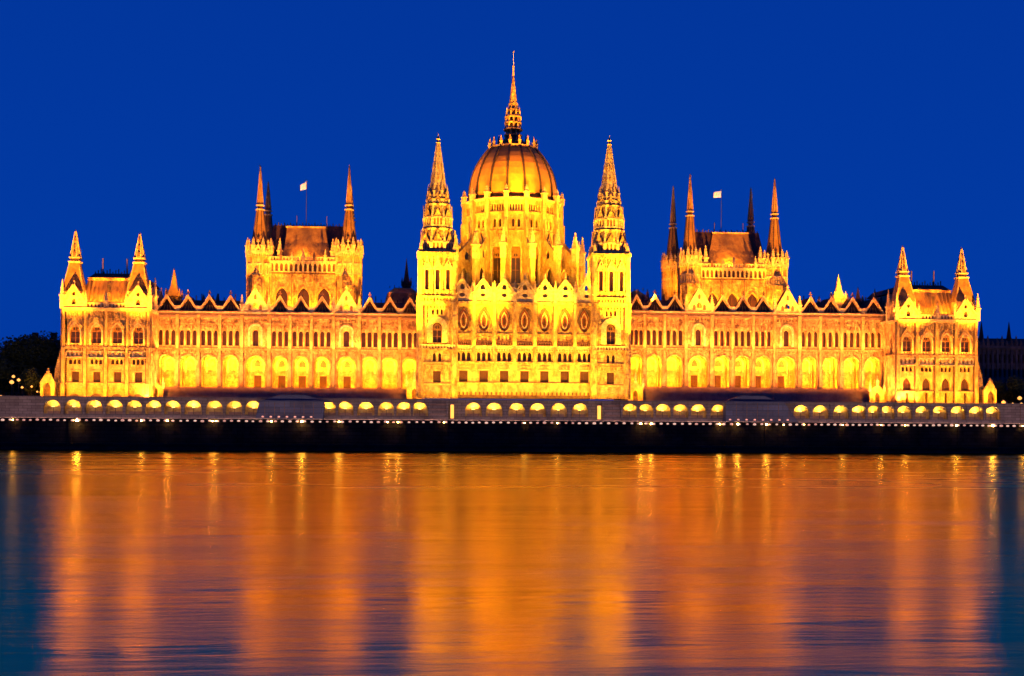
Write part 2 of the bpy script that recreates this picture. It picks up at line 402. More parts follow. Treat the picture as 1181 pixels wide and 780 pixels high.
            for s in (-.5, 0, .5): g.bar((xc+s*w*.36, Y+.3, ztop+.5), (xc+s*w*.2, Y+.3, ztop+h*.42), .13, TILE2)
            g.add([(xc-w*.47,0.1,ztop),(xc+w*.47,0.1,ztop),(xc,0.1,ztop+h-.1),(xc-w*.47,dd,ztop),(xc+w*.47,dd,ztop),(xc,dd,ztop+h-.1)], [(0,2,5,3),(1,4,5,2)], DARKROOF)
            # pale foot between two gables
            g.slab([(xc-w*.5-1.1,ztop+1.8),(xc-w*.5,ztop-.1),(xc-w*.5+1.1,ztop+1.8)], [], Y-.75, Y-.3, PALE, back=True)
            g.build('dormer', w_ob, (xc, 0, ztop))
    # lights: outside strip and one inside the loggia
    for (a, b, kind) in bays:
        xa, xb = x(a), x(b)
        strip(xa+.4, xb-.4, Y+1.4, zf+.25, 55, 160*(xb-xa)/6, LOGGIA, 170, .3)
        strip(xa+.6, xb-.6, Y+1.5, z(423), 50, 240*(xb-xa)/6, LOGGIA, 170, .3)
    n = 5
    for k in range(n):
        a, b = X0+(X1-X0)*k/n, X0+(X1-X0)*(k+1)/n
        strip(a+.5, b-.5, -13.0, zb+.3, 62, 60*(b-a), ROSE, 105)
        strip(a+.5, b-.5, -2.2, zc1+.2, 70, 16*(b-a), ROSE, 150, .3)
    return w_ob

lb = [(180,204.5,'b'),(204.5,229,'b'),(229,253.5,'b'),(253.5,278,'b'),(279,310,'gable'),(311,334.5,'dark_opening'),(334.5,359,'dark_opening'),(359,383.5,'dark_opening'),(384.5,414,'gable'),(414.5,437.5,'b'),(437.5,461,'b'),(461,484,'b')]
rb = [(724,743,'b'),(743,766,'b'),(766,789.5,'b'),(790.5,820,'gable'),(821,844.5,'dark_opening'),(844.5,868,'dark_opening'),(868,891.5,'dark_opening'),(892.5,921,'gable'),(922,945.5,'b'),(945.5,970,'b'),(970,994.5,'b'),(994.5,1019,'b')]
wingL = wing('orange lit gallery wing with round arches left of the dome', None, lb, 172, 486, 330)
wingR = wing('orange lit gallery wing with round arches right of the dome', None, rb, 722, 1040, 870)

# ---------------- small roof spires behind the wings
def roof_spire(px, tip, base, wpx, Y, parent, mt, name='roof_spire', n=4):
    xx, zt = P(px, tip, Y); _, zb = P(px, base, Y); w = wpx*(345+Y)/FPX
    m = MB(); m.sq(xx, Y, zb-6, zb, w, w, mt); m.sq(xx, Y, zb, zb+.5, w*1.2, w*1.2, mt)
    m.fr(xx, Y, zb+.5, zb+(zt-zb)*.35, w*.62, w*.34, n, mt, R(45)); m.fr(xx, Y, zb+(zt-zb)*.35, zt, w*.34, .06, n, mt, R(45))
    for s in (-1, 1):
        for s2 in (-1, 1): m.pinnacle(xx+s*w*.5, Y+s2*w*.5, zb, .5, (zt-zb)*.3, mt)
    return m.build(name, parent, (xx, Y, zb))
roof_spire(201, 309, 343, 15, 7, wingL, TILE2)
roof_spire(967, 316, 345, 13, 7, wingR, PALE)
roof_spire(989.5, 331, 352, 9, 9, wingR, DARKROOF)
roof_spire(1009, 333, 353, 8, 9, wingR, DARKROOF)
area((P(201, 345, 2)[0]+4, -3, 44), 2, 2, (P(201, 330, 7)[0], 7, 50), 260, WARM, 90)
area((P(967, 345, 2)[0], -2, 44), 2, 2, (P(967, 330, 7)[0], 7, 50), 300, WARM, 90)

# ---------------- end pavilions
def pavilion(label, wx, edges, gabs, spires, ys, ridge, side, shadow_doors):
    """wx: window centres; edges: the five pilasters; ys: measured heights"""
    Y = -11.0; ref = (edges[0]+edges[-1])/2
    z = lambda py: P(ref, py, Y)[1]; x = lambda px, py=420: P(px, py, Y)[0]
    (yb, yc2, yw0, yw1, yc1, yp0, yp1, yv0, yv1, ycor, ygab, yroof) = ys
    zb = z(yb); X0, X1 = x(edges[0]), x(edges[-1]); zc = z(ycor); D = 44.0
    m = MB(); holes, wins = [], []
    for cx in wx:
        xc = x(cx); w = 2.6; h = z(yv1)-z(yv0)
        holes.append(arch(w, h, 'point', xc, z(yv0))); wins.append(('window', 'point', xc, z(yv0), w, h, 'tracery'))
        ringed(m, w+.2, h+.2, 'point', xc, z(yv0)-.1, Y, .4, .35, PALE)
        gable(m, xc, Y-.3, z(yv1)-.9, w+1.4, 2.9, STONE, None, .22, .28)
        # balcony band of tracery
        band(m, xc-2.4, xc+2.4, Y-.1, z(yp0), z(yp1), PALE, 1.2, 'circle', .6)
        m.box(xc-2.2, xc+2.2, Y-1.0, Y, z(yp0)-.35, z(yp0)-.02, PALE)
        for k in (-1, 0, 1):
            holes.append(arch(.8, 1.5, 'point', xc+k*1.15, z(yp0)-2.0, 3)); wins.append(('window', 'point', xc+k*1.15, z(yp0)-2.0, .8, 1.5, 'plain'))
        if shadow_doors:
            hd = z(436)-z(451.5)
            holes.append(arch(2.4, hd, 'point', xc, z(451.5))); wins.append(('window', 'point', xc, z(451.5), 2.4, hd, 'wood'))  # this pointed 'window' stands for an arch shadow
            holes.append(arch(.8, z(452.5)-zb-.2, 'rect', xc+.1, zb+.2)); wins.append(('dark_opening', 'rect', xc+.1, zb+.2, .8, z(452.5)-zb-.2, 'wood'))  # pointed opening and slot stand for arch shadows, built as dark infill
            m.box(xc-1.5, xc+1.5, Y-.5, Y, z(452.4), z(451.6), SMOOTH)
        else:
            hd = z(yw1)-z(yw0)
            holes.append(arch(2.0, hd, 'rect', xc+.15, z(yw0))); wins.append(('window', 'rect', xc+.15, z(yw0), 2.0, hd, 'wood'))
            m.box(xc-1.2, xc+1.5, Y-.25, Y, z(yw1)+.05, z(yw1)+.4, SMOOTH)
            m.slab(arch(3.4, 1.1, 'round', xc, zb+.1, 4), [], Y-.2, Y, SHADOWSTONE)
    m.slab([(X0,zb),(X1,zb),(X1,zc),(X0,zc)], holes, Y, Y+.9, SMOOTH)
    for e in edges:
        xe = x(e)
        m.box(xe-.5, xe+.5, Y-1.1, Y, zb, z(yc2), SMOOTH); m.box(xe-.42, xe+.42, Y-.8, Y, z(yc2), z(yc1), SMOOTH)
        m.box(xe-.34, xe+.34, Y-.6, Y, z(yc1), zc+.4, SMOOTH)
        m.box(xe-.75, xe-.5, Y-.45, Y-.0, zb, zc-.5, SHADOWSTONE)  # shadow line at the bay edge, built as a dark strip
    course(m, X0, X1, Y, z(yc2), .35, .35, SMOOTH); course(m, X0, X1, Y, z(yc1), .5, .6, STONE)
    band(m, X0, X1, Y, z(yc1)+.3, z(yc1)+1.1, STONE, .8, 'circle', .6)
    band(m, X0, X1, Y, zc-2.6, zc-.5, STONE, .9)
    course(m, X0, X1, Y, zc, .6, .9, PALE)
    # side walls
    for sx, rot, X in ((-1, R(-90), X0), (1, R(90), X1)):
        F = frame(X, Y + (D if sx < 0 else 0), 0, rot); m2 = MB(F); hs = []
        for k in range(5):
            c = 4.5 + k*8.7
            hs.append(arch(1.8, z(yv1)-z(yv0), 'point', c, z(yv0)))
            m2.box(c-3.6, c-2.9, -.6, 0, zb, zc, SMOOTH)
            m2.slab(arch(2.0, z(yv1)-z(yv0), 'point', c, z(yv0)), [], .6, .7, GLASS)
        m2.slab([(0,zb),(D,zb),(D,zc),(0,zc)], hs, 0, .8, STONE)
        course(m2, 0, D, 0, z(yc1), .5, .4); course(m2, 0, D, 0, zc, .6, .6, PALE)
        o = len(m.v); m.v += m2.v
        for f, k in zip(m2.f, m2.m): m.f.append([i+o for i in f]); m.m.append(m.mi(m2.mats[k]))
    m.box(X0+1, X1-1, Y+1.2, Y+D-.5, zc-.8, zc-.2, SHADOWSTONE)
    ob = m.build('end_pavilion', parl, ((X0+X1)/2, Y, zb)); ob['label'] = label
    for nm, kind, a, b, w, h, st in wins: window(ob, nm, kind, a, Y+.7, b, w, h, style=st)
    # balustrade along the eaves
    bl = MB(); balustrade(bl, X0+5, X1-5, Y-.4, zc+.3, zc+1.7, PALE); balustrade(bl, X0+5, X1-5, Y+.2, zc+.3, zc+1.9, SHADOWSTONE)
    xc = (X0+X1)/2; bl.pinnacle(xc, Y-.2, zc, 1.0, 5.0, PALE)
    bl.build('balustrade', ob, (xc, Y, zc))
    # gables
    for gx in gabs:
        g = MB(); xg = x(gx, 350); w = 5.9; h = z(ygab)-zc
        g.slab([(xg-w/2,zc+.3),(xg+w/2,zc+.3),(xg+w/2,zc+2.0),(xg,zc+h),(xg-w/2,zc+2.0)], [arch(1.1,1.7,'point',xg,zc+1.1,3), arch(.95,1.1,'circle',xg,zc+3.5)], Y-.5, Y+.4, PALE, back=True)
        for s in (-1, 1):
            g.bar((xg+s*w/2, Y-.6, zc+1.9), (xg, Y-.6, zc+h+.1), .5, PALE); g.pinnacle(xg+s*(w/2+.2), Y-.2, zc+.3, .8, 4.6, PALE)
        g.box(xg-.7, xg+.7, Y+.4, Y+.5, zc+.6, zc+4.9, SHADOWSTONE)
        g.bar((xg, Y, zc+h), (xg, Y, zc+h+1.2), .3, PALE)
        g.add([(xg-w/2,Y+.4,zc+2.0),(xg+w/2,Y+.4,zc+2.0),(xg,Y+.4,zc+h-.1),(xg-w/2,Y+6,zc+2.0),(xg+w/2,Y+6,zc+2.0),(xg,Y+6,zc+h-.1)], [(0,2,5,3),(1,4,5,2)], TILE2)
        g.build('gable', ob, (xg, Y, zc))
    # mansard roof
    r = MB(); zt = z(yroof); i = 2.2
    xl, xr = X0+i+.4, X1-i-.4; yl, yr = Y+1.6, Y+D-2
    r.add([(xl,yl,zc),(xr,yl,zc),(xr,yr,zc),(xl,yr,zc),(xl+2.2,yl+5,zt),(xr-2.2,yl+5,zt),(xr-2.2,yr-5,zt),(xl+2.2,yr-5,zt)],
          [(0,1,5,4),(1,2,6,5),(2,3,7,6),(3,0,4,7),(4,5,6,7)], TILE)
    r.box(xl+1.9, xr-1.9, yl+4.7, yl+5.1, zt-.5, zt+.35, STONE)
    zr = z(ridge)
    r.add([(xl+2,yl+5,zt+.35),(xr-2,yl+5,zt+.35),(xr-2,yr-5,zt+.35),(xl+2,yr-5,zt+.35),(xl+3,yl+8,zr),(xr-3,yl+8,zr),(xr-3,yr-8,zr),(xl+3,yr-8,zr)],
          [(0,1,5,4),(1,2,6,5),(2,3,7,6),(3,0,4,7),(4,5,6,7)], DARKROOF)
    k = 0
    while xl+3+k*.8 < xr-3: r.box(xl+3+k*.8, xl+3.25+k*.8, yl+7.9, yl+8.1, zr-.1, zr+.5+.4*(k%3), RIB); k += 1
    for q in (.3, .68): r.bar((xl+(xr-xl)*q, yl+8, zr), (xl+(xr-xl)*q, yl+8, zr+4.2), .3, RIB)
    r.box(xc-.35, xc+.35, yl+.8, yl+1.0, zc+1, zt-2, RIB)
    r.build('roof', ob, (xc, Y+D/2, zc))
    # spires
    for (sp, tip, col, frb) in spires:
        Ys = Y+4.2; xs, zt_ = P(sp, tip, Ys); zcol = P(sp, col, Ys)[1]; zfb = P(sp, frb, Ys)[1]
        s = MB()
        s.sq(xs, Ys, zc-.2, zfb, 6.2, 5.6, STONE); s.sq(xs, Ys, zfb, zfb+(zcol-zfb)*.45, 5.5, 3.9, TILE2); s.sq(xs, Ys, zfb+(zcol-zfb)*.45, zcol, 3.9, 2.5, TILE2)
        for a in (-1, 1): s.bar((xs+a*2.75, Ys-2.75, zfb), (xs+a*1.25, Ys-1.25, zcol), .3, STONE)
        s.sq(xs, Ys, zcol, zcol+.5, 3.2, 3.2, PALE); s.sq(xs, Ys, zcol+.5, zcol+1.3, 2.3, 2.3, SHADOWSTONE); s.sq(xs, Ys, zcol+1.3, zcol+1.7, 2.9, 2.9, PALE)
        s.fr(xs, Ys, zcol+1.7, zt_-.5, 1.5, .12, 8, STONE, R(22.5)); s.fr(xs, Ys, zt_-.9, zt_, .3, .05, 6, RIB)
        for k in range(8):
            a = R(22.5+45*k); s.bar((xs+1.5*math.cos(a), Ys+1.5*math.sin(a), zcol+1.7), (xs+.15*math.cos(a), Ys+.15*math.sin(a), zt_-.6), .22, PALE)
        for q in (0, 1, 2):
            zz = zcol+2.1+q*1.9; rr = 1.35-.28*q; s.slab(arch(.7-.12*q, 1.2, 'point', xs, zz, 3), [], Ys-rr-.15, Ys-rr+.3, SHADOWSTONE)
        s.build('spire', ob, (xs, Ys, zc))
    # corner pinnacles
    for e, sx in ((edges[0], -1), (edges[-1], 1)):
        for dy, hh, mt in ((-.2, 8.0, PALE), (6, 9.5, PALE), (14, 7.5, STONE)):
            cp = MB(); cp.pinnacle(x(e)+sx*.4, Y+dy, zc, 1.1, hh, mt); cp.build('pinnacle', ob, (x(e)+sx*.4, Y+dy, zc))
    # flank buttress and little porch on the outer side
    b = MB(); bx = X0 if side < 0 else X1; s = side
    zc_ = z(yc1)
    b.slab([(bx+s*.05,zb),(bx+s*3.4,zb),(bx+s*2.6,zb+8),(bx+s*.5,zc_+2),(bx+s*.05,zc_+2)], [], Y+1.0, Y+3.0, STONE, back=True)
    px_ = bx+s*3.6
    b.slab([(px_-2.0,zb),(px_+1.8,zb),(px_+1.8,zb+4.4),(px_+.6,zb+6.6),(px_-.6,zb+6.6),(px_-2.0,zb+4.4)], [arch(2.0,4.2,'point',px_+s*.2,zb+.05)], Y-2.0, Y-1.2, SMOOTH, back=True)
    b.box(px_-2.0, px_+1.8, Y+.4, Y+.9, zb, zb+5, SHADOWSTONE)
    b.pinnacle(px_, Y-1.6, zb+6.3, .7, 1.8, STONE)
    b.build('porch', ob, (px_, Y, zb))
    area((px_, Y-6, zb+.3), 2, .5, (px_, Y-1, zb+5), 130, GOLD, 120)
    # lights
    n = 4
    for k in range(n):
        a = X0+(X1-X0)*k/n; b2 = X0+(X1-X0)*(k+1)/n
        strip(a+.3, b2-.3, Y-6.5, zb+.2, 55, 36*(b2-a), GOLD, 150)
        strip(a+.3, b2-.3, Y-1.4, z(yc1)+.4, 72, 9*(b2-a), WARM, 150, .3)
    strip(X0+5, X1-5, Y+.9, zc+1.9, 68, 620, WARM, 160, .3)
    for (sp, tip, col, frb) in spires:
        Ys = Y+4.2; xs, zt_ = P(sp, tip, Ys)
        spot((xs+6, -46, 9), (xs, Ys, zt_-10), 110000, WARM, 20, .6)
        for s_ in (-1, 1): area((xs+s_*3.9, Y+.2, zc+2.6), .5, .5, (xs, Ys-1, zc+7), 75, WARM, 140)
    strip(X0+1, X1-1, Y-15, zb, 62, 26*(X1-X0), WARM, 100)
    # inner flank
    fx = X1 if side < 0 else X0
    area((fx - side*6, Y+4, zb+.4), 2, 6, (fx, Y+5, zb+16), 750, ROSE, 120)
    return ob
pavilion('left end pavilion with two spires, four tall traceried windows and rectangular windows below', (86.3,111,135,159.2), (73.5,98.5,122.5,147,171),
         (85.5,159.5), ((87.5,264.6,304,337),(161.5,267.7,305,337)), (459.5,442.5,441,429,401,412,405,398,374,356.5,329.5,319), 311, -1, False)
pavilion('right end pavilion with two spires, four tall traceried windows and dark pointed openings standing for shadows below', (1046,1068.5,1091,1113), (1035,1057,1079.5,1102,1125),
         (1047,1113), ((1041,283,320,348),(1109,285,322,349)), (467.5,452,451,436,410.5,421,413,408,386,370,345,333), 325, 1, True)

# ---------------- chamber blocks with four turrets
def turret(parent, px, half_px, Yc, ys, tip, zbase, mt=STONE, small=False):
    ycor, yband0, yband1, ypin, ycol = ys
    S = (Yc+345)/FPX; r = half_px*S
    x, zt = P(px, tip, Yc); z = lambda py: P(px, py, Yc)[1]; xb = x
    m = MB(); zc = z(ycor)
    m.fr(xb, Yc, zbase, zc, r, r, 8, STONE, R(22.5))
    for k in range(8):
        a = R(22.5+45*k); c, s_ = math.cos(a), math.sin(a)
        m.bar((xb+r*c, Yc+r*s_, zbase), (xb+r*c, Yc+r*s_, zc), .5, SMOOTH)
        m.pinnacle(xb+(r-.1)*c, Yc+(r-.1)*s_, zc+.2, 1.15, z(ypin)-zc, PALE)
        a2 = R(45*k); F = frame(xb+r*.924*math.cos(a2), Yc+r*.924*math.sin(a2), 0, a2+R(90))
        q = MB(F); w = r*.765
        band(q, -w/2+.2, w/2-.2, 0, z(yband0), z(yband1), PALE, .75)
        band(q, -w/2+.1, w/2-.1, -.2, zc-1.0, zc-.1, PALE, .7)
        gable(q, 0, -.4, zc+.2, w*.7, 2.4, PALE, .3, .25, .3)
        q.slab(arch(w*.5, z(yband0-.5)-z(yband0+1), 'rect', 0, z(yband0+1)), [], -.1, 0, SHADOWSTONE)
        if not small: q.slab(arch(.7, 4.0, 'point', 0, z(yband0+34), 3), [], -.04, .02, SHADOWSTONE)
        o = len(m.v); m.v += q.v
        for f, kk in zip(q.f, q.m): m.f.append([i+o for i in f]); m.m.append(m.mi(q.mats[kk]))
    m.fr(xb, Yc, zc-.1, zc+.3, r+.55, r+.55, 8, PALE, R(22.5)); m.fr(xb, Yc, z(yband0)-.5, z(yband0)-.1, r+.4, r+.4, 8, STONE, R(22.5))
    m.fr(xb, Yc, zc-1.3, zc-.1, r+.05, r+.45, 8, STONE, R(22.5))
    ob = m.build('turret', parent, (xb, Yc, zbase))
    s = MB(); zcol = z(ycol); r1 = 1.05
    s.fr(x, Yc, zc+.3, zc+(zcol-zc)*.45, r*.80, r*.80*.5+r1*.5, 8, TILE2, R(22.5)); s.fr(x, Yc, zc+(zcol-zc)*.45, zcol, r*.40+r1*.5, r1, 8, TILE2, R(22.5))
    for k in range(8):
        a = R(22.5+45*k); c, s_ = math.cos(a), math.sin(a)
        s.bar((x+r*.8*c, Yc+r*.8*s_, zc+.3), (x+(r*.40+r1*.5)*c, Yc+(r*.40+r1*.5)*s_, zc+(zcol-zc)*.45), .2, RIB)
        s.bar((x+(r*.40+r1*.5)*c, Yc+(r*.40+r1*.5)*s_, zc+(zcol-zc)*.45), (x+r1*c, Yc+r1*s_, zcol), .2, RIB)
        s.bar((x+.95*c, Yc+.95*s_, zcol+2.2), (x+.1*c, Yc+.1*s_, zt-.4), .16, STONE)
    s.fr(x, Yc, zcol, zcol+.35, 1.4, 1.4, 8, PALE); s.fr(x, Yc, zcol+.35, zcol+1.3, .8, .8, 8, SHADOWSTONE); s.fr(x, Yc, zcol+1.3, zcol+1.6, 1.3, 1.3, 8, PALE)
    s.fr(x, Yc, zcol+1.6, zcol+2.4, .85, .95, 8, SHADOWSTONE); s.fr(x, Yc, zcol+2.2, zt, .95, .05, 8, TILE2, R(22.5))
    s.build('spire', ob, (x, Yc, zcol)); return ob

def chamber(label, fl, fr_, bl, br, cx_edges, wins_px, ys, rtop, rbot, flagp, hot):
    Y = 9.0; Yb = 33.0
    (ybase, ycor, yb0, yb1, ypin, ycol, yorn0, yorn1, yw0, yw1, yridge) = ys
    ref = (cx_edges[0]+cx_edges[1])/2; z = lambda py, YY=Y: P(ref, py, YY)[1]; x = lambda px, py=330, YY=Y: P(px, py, YY)[0]
    X0, X1 = x(cx_edges[0]), x(cx_edges[1]); zb = z(ybase); zt = z(yorn0)
    m = MB(); holes = []
    for w in wins_px: holes.append(arch(3.5, z(yw1)-z(yw0), 'point', x(w), z(yw0)))
    m.slab([(X0,zb),(X1,zb),(X1,zt),(X0,zt)], holes, Y, Y+1.2, STONE)
    for w in wins_px: ringed(m, 3.5, z(yw1)-z(yw0), 'point', x(w), z(yw0), Y, .4, .3, SMOOTH)
    nW = len(wins_px)
    for k in range(nW+1):
        xx = X0+(X1-X0)*k/nW; m.box(xx-.35, xx+.35, Y-.5, Y, zb, z(yorn1), SMOOTH); m.box(xx-.1, xx+.1, Y-.62, Y-.5, zb, z(yorn1), SHADOWSTONE)
    m.box(X0, X1, Y-.3, Y, z(yorn1)-.1, z(yorn1)+.4, SHADOWSTONE)
    band(m, X0, X1, Y-.3, z(yorn1)+.4, zt-.1, PALE, 1.35); m.box(X0, X1, Y-.05, Y, z(yorn1)+.4, zt-.2, SHADOWSTONE)
    course(m, X0, X1, Y-.2, zt, .4, .6, PALE); balustrade(m, X0, X1, Y-.6, zt+.2, zt+1.4, PALE)
    for k in range(nW*2+1): m.pinnacle(X0+(X1-X0)*k/(nW*2), Y-.5, zt+.2, .7, 3.6 if k % 2 else 2.6, SHADOWSTONE if k % 3 == 1 else PALE)
    xbl, xbr = P(bl[0], 330, Yb)[0], P(br[0], 330, Yb)[0]; xfl, xfr = P(fl[0], 330, Y)[0], P(fr_[0], 330, Y)[0]
    m.box(xfl-.6, xfl+1.2, Y+3, Yb, zb, zt-.3, STONE); m.box(xfr-1.2, xfr+.6, Y+3, Yb, zb, zt-.3, STONE)
    m.box(xfl, xfr, Yb-1, Yb, zb, zt-.3, STONE)
    for k in range(5):
        yy = Y+6+k*4.2
        for s, xx in ((-1, xfl-.6), (1, xfr+.6)):
            m.box(min(xx, xx+s*.6), max(xx, xx+s*.6), yy-.4, yy+.4, zb, zt+1.5, SMOOTH); m.pinnacle(xx, yy, zt, .8, 3.5, PALE)
    ob = m.build('chamber_block', parl, ((X0+X1)/2, Y, zb)); ob['label'] = label
    for w in wins_px: window(ob, 'window', 'point', x(w), Y+.9, z(yw0), 3.5, z(yw1)-z(yw0), style='plain')
    # roof: dark main roof with a lit hipped front
    r = MB(); zr = z(yridge, Y+10); xe0, xe1 = xfl+1.5, xfr-1.5
    r.add([(xe0,Y+2.5,zt-.3),(xe1,Y+2.5,zt-.3),(xe1-1.0,Y+9,zr),(xe0+1.0,Y+9,zr),(xe0+1.0,Yb-8,zr),(xe1-1.0,Yb-8,zr),(xe0,Yb-1,zt-.3),(xe1,Yb-1,zt-.3)],
          [(0,1,2,3),(3,2,5,4),(4,5,7,6),(0,3,4,6),(1,7,5,2)], DARKROOF)
    k = 0
    while xe0+1.5+k*.9 < xe1-1.5: r.box(xe0+1.5+k*.9, xe0+1.8+k*.9, Y+8.9, Y+9.1, zr-.1, zr+.45+.35*(k%2), RIB); k += 1
    for q in (.35, .74): r.bar((xe0+(xe1-xe0)*q, Y+9, zr), (xe0+(xe1-xe0)*q, Y+9, zr+3), .2, RIB)
    r.build('roof', ob, ((xe0+xe1)/2, Y+12, zt))
    h = MB(); Yt = Y+8.0; Yf = Y+1.2
    a0, a1 = P(rtop[0], rtop[2], Yt)[0], P(rtop[1], rtop[2], Yt)[0]; zT = P(ref, rtop[2], Yt)[1]; b0, b1 = P(rbot[0], rbot[2], Yf)[0], P(rbot[1], rbot[2], Yf)[0]
    zB = zt+.2
    n = 8; vs, fs = [], []
    for i in range(n+1):
        t = i/n; sag = 4.0*t*(1-t)*.55
        ya = Yf+(Yt-Yf)*t+sag*.55; zz = zB+(zT-zB)*t-sag*.2; l = b0+(a0-b0)*t+sag*.55; rr = b1+(a1-b1)*t-sag*.55
        vs += [(l,ya+.0,zz),(rr,ya,zz),(l-1.2*(1-t),Y+9.5,zz),(rr+1.2*(1-t),Y+9.5,zz)]
    for i in range(n):
        o = 4*i; fs += [(o,o+1,o+5,o+4),(o+1,o+3,o+7,o+5),(o+2,o,o+4,o+6)]
    h.add(vs, fs, TILE2); h.box(a0-.2, a1+.2, Yt-.3, Yt+.5, zT-.25, zT+.2, STONE)
    for xx in (b0, b1): h.pinnacle(xx, Yf-.6, zB-.2, 1.3, 7.0, PALE)
    h.build('hipped_roof', ob, ((a0+a1)/2, Yf, zB))
    for (q, tip, hp, YY, ycr, yc) in ((fl[0], fl[1], fl[2], Y+1.5, ycor, ycol), (fr_[0], fr_[1], fr_[2], Y+1.5, ycor+fr_[3], ycol+fr_[3]), (bl[0], bl[1], bl[2], Yb-1, ycor+bl[3], ycol+bl[4]), (br[0], br[1], br[2], Yb-1, ycor+br[3], ycol+br[4])):
        dd = ycr-ycor
        turret(ob, q, hp, YY, (ycr, yb0+dd, yb1+dd, ypin+dd, yc), tip, zb)
    # lights
    zz = zb+1.2; WZ = P(ref, 361.5, 0)[1]
    for k in range(3):
        a = X0+(X1-X0)*k/3; b = X0+(X1-X0)*(k+1)/3
        strip(a+.3, b-.3, Y-4.6, WZ+.3, 62, 58*(b-a), WARM, 150)
    for xx in (xfl, xfr):
        area((xx, Y-4.8, WZ+.3), 3, .6, (xx, Y-1, z(ycor)), 240, WARM, 120)
        spot((xx+5, -46, 9), (xx, Y+1, zt+7), 120000, WARM, 19, .6)
    area((xfl-9, Y+12, zz+8), 1, 8, (xfl, Y+14, zt), 500, WARM, 120)
    hx = P(hot[0], hot[1], Yf)[0]
    area((hx, Yf-1.6, zB+.7), 1.6, .4, (hx, Yf+2.5, zB+3.4), 260, WARM, 110)
    area(((b0+b1)/2, Yf-1.0, zB+.5), 9, .3, ((b0+b1)/2, Yf+5, zB+8), 140, WARM, 140)
    # flag
    fx, fz = P(flagp[0], flagp[1], Y+9.5); _, fzb = P(flagp[0], flagp[2], Y+9.5)
    return fx, fz, fzb, zr, Y+9.5

fL = chamber('left chamber block with four corner turrets and a lit hipped roof', (300.4,190,14.5),(403,190,15.5,0),(309.5,209,12,4,6),(405.3,214,11,4,14), (311,388), (325,350,373.5),
        (364,293.5,318,305,276,243,302,316,362,332,261), (331,375,262), (323,384,300), (353.5,211,261), (349,292))
fR = chamber('right chamber block with four corner turrets and a lit hipped roof', (796,200,12.5),(893.5,205,14.5,3),(776.5,214,12,5,14),(866,216,10,5,12), (808,883), (822,845,868),
        (367,305,327,317,287,250,310,323,365,338,269), (822,863,269), (813,876,303), (832,221,268), (842,299))
def flag(label, fx, fz, fzb, zr, Y, wpx, sgn):
    t = empty('flagpole', (fx, Y, zr), label, 'flag', 'flags over the chamber roofs')
    m = MB(); m.fr(fx, Y, zr-.3, fz+.4, .11, .06, 8, IRON); m.fr(fx, Y, fz+.4, fz+.7, .18, .05, 8, PALE); m.build('pole', t, (fx, Y, zr))
    c = MB(); n = 10; w = wpx*.25; h = 2.0; vs = []
    for i in range(n+1):
        s = i/n; dx = -w*s; dy = .35*math.sin(s*7)*s; dz = -sgn*s*.9
        for k, q in enumerate((0, .33, .67, 1.0)): vs.append((fx+dx, Y+dy+.1*q, fz+.2+dz-h*q*(1-.15*s)))
    for j, mt in enumerate((CLOTH, CLOTH, CLOTH)):
        c.add(vs, [(4*i+j, 4*i+4+j, 4*i+5+j, 4*i+1+j) for i in range(n)], mt)
    c.build('flag', t, (fx, Y, fz), True)
    spot((fx-1, Y-8, zr-9), (fx-1, Y, fz), 1800, (1, .8, .6), 16, .2)
flag('white flag drooping on the pole over the left chamber roof', *fL, 7.5, 1)
flag('white flag streaming on the pole over the right chamber roof', *fR, 9.5, .6)

# ---------------- central block
YC = -12.0
def zc_(py, px=604, Y=YC): return P(px, py, Y)[1]
def xc_(px, py=420, Y=YC): return P(px, py, Y)[0]
zb = zc_(459.5); ztp = zc_(349)
m = MB(); holes, wins = [], []
cent = [534.5, 558, 581.5, 605, 628, 651.5, 674]
X0, X1 = xc_(522), xc_(687)
for i, c in enumerate(cent):
    x = xc_(c); h = zc_(428)-zc_(441)
    holes.append(arch(2.4, h, 'rect', x, zc_(441))); wins.append(('window', 'rect', x, zc_(441), 2.4, h, 'wood'))
    m.box(x-1.6, x+1.6, YC-.35, YC, zc_(427.6), zc_(426.6), PALE); band(m, x-1.4, x+1.4, YC-.02, zc_(426), zc_(422.5), SMOOTH, .9)
    for k in (-1, 0, 1):
        h = zc_(406.5)-zc_(417); holes.append(arch(.95, h, 'point', x+k*1.45, zc_(417), 3)); wins.append(('lancet_window', 'point', x+k*1.45, zc_(417), .95, h, 'plain'))
    band(m, x+2.4, x+3.6, YC, zc_(417), zc_(407), PALE, .6)
    # tall panel and mosaic window
    hp = zc_(354)-zc_(398.5); holes.append(arch(4.4, hp, 'round', x, zc_(398.5), 5))
    if i: m.box((x+xc_(cent[i-1]))/2-.42, (x+xc_(cent[i-1]))/2+.42, YC-.8, YC, zc_(418), ztp, SMOOTH)
    if i: m.pinnacle((x+xc_(cent[i-1]))/2, YC-.5, ztp, .9, 6.0, PALE)
    m.slab(arch(4.5, hp+.1, 'round', x, zc_(398.5)-.05, 5), [arch(2.7, zc_(357)-zc_(382.5), 'vesica', x, zc_(382.5))], YC+.8, YC+1.3, STONE)
    ringed(m, 2.7, zc_(357)-zc_(382.5), 'vesica', x, zc_(382.5), YC+.8, .38, .3, SHADOWSTONE)
    balustrade(m, x-2.1, x+2.1, YC+.2, zc_(398.4), zc_(394.5), SHADOWSTONE, .6)
    band(m, x-2.1, x+2.1, YC+.78, zc_(393), zc_(385), STONE, 1.0)
    for k in range(-2, 3): m.slab(arch(.45, .9, 'round', x+k*1.1, zc_(456), 3), [], YC-.03, YC, SHADOWSTONE)
m.slab([(X0,zb),(X1,zb),(X1,ztp),(X0,ztp)], holes, YC, YC+.95, SMOOTH)
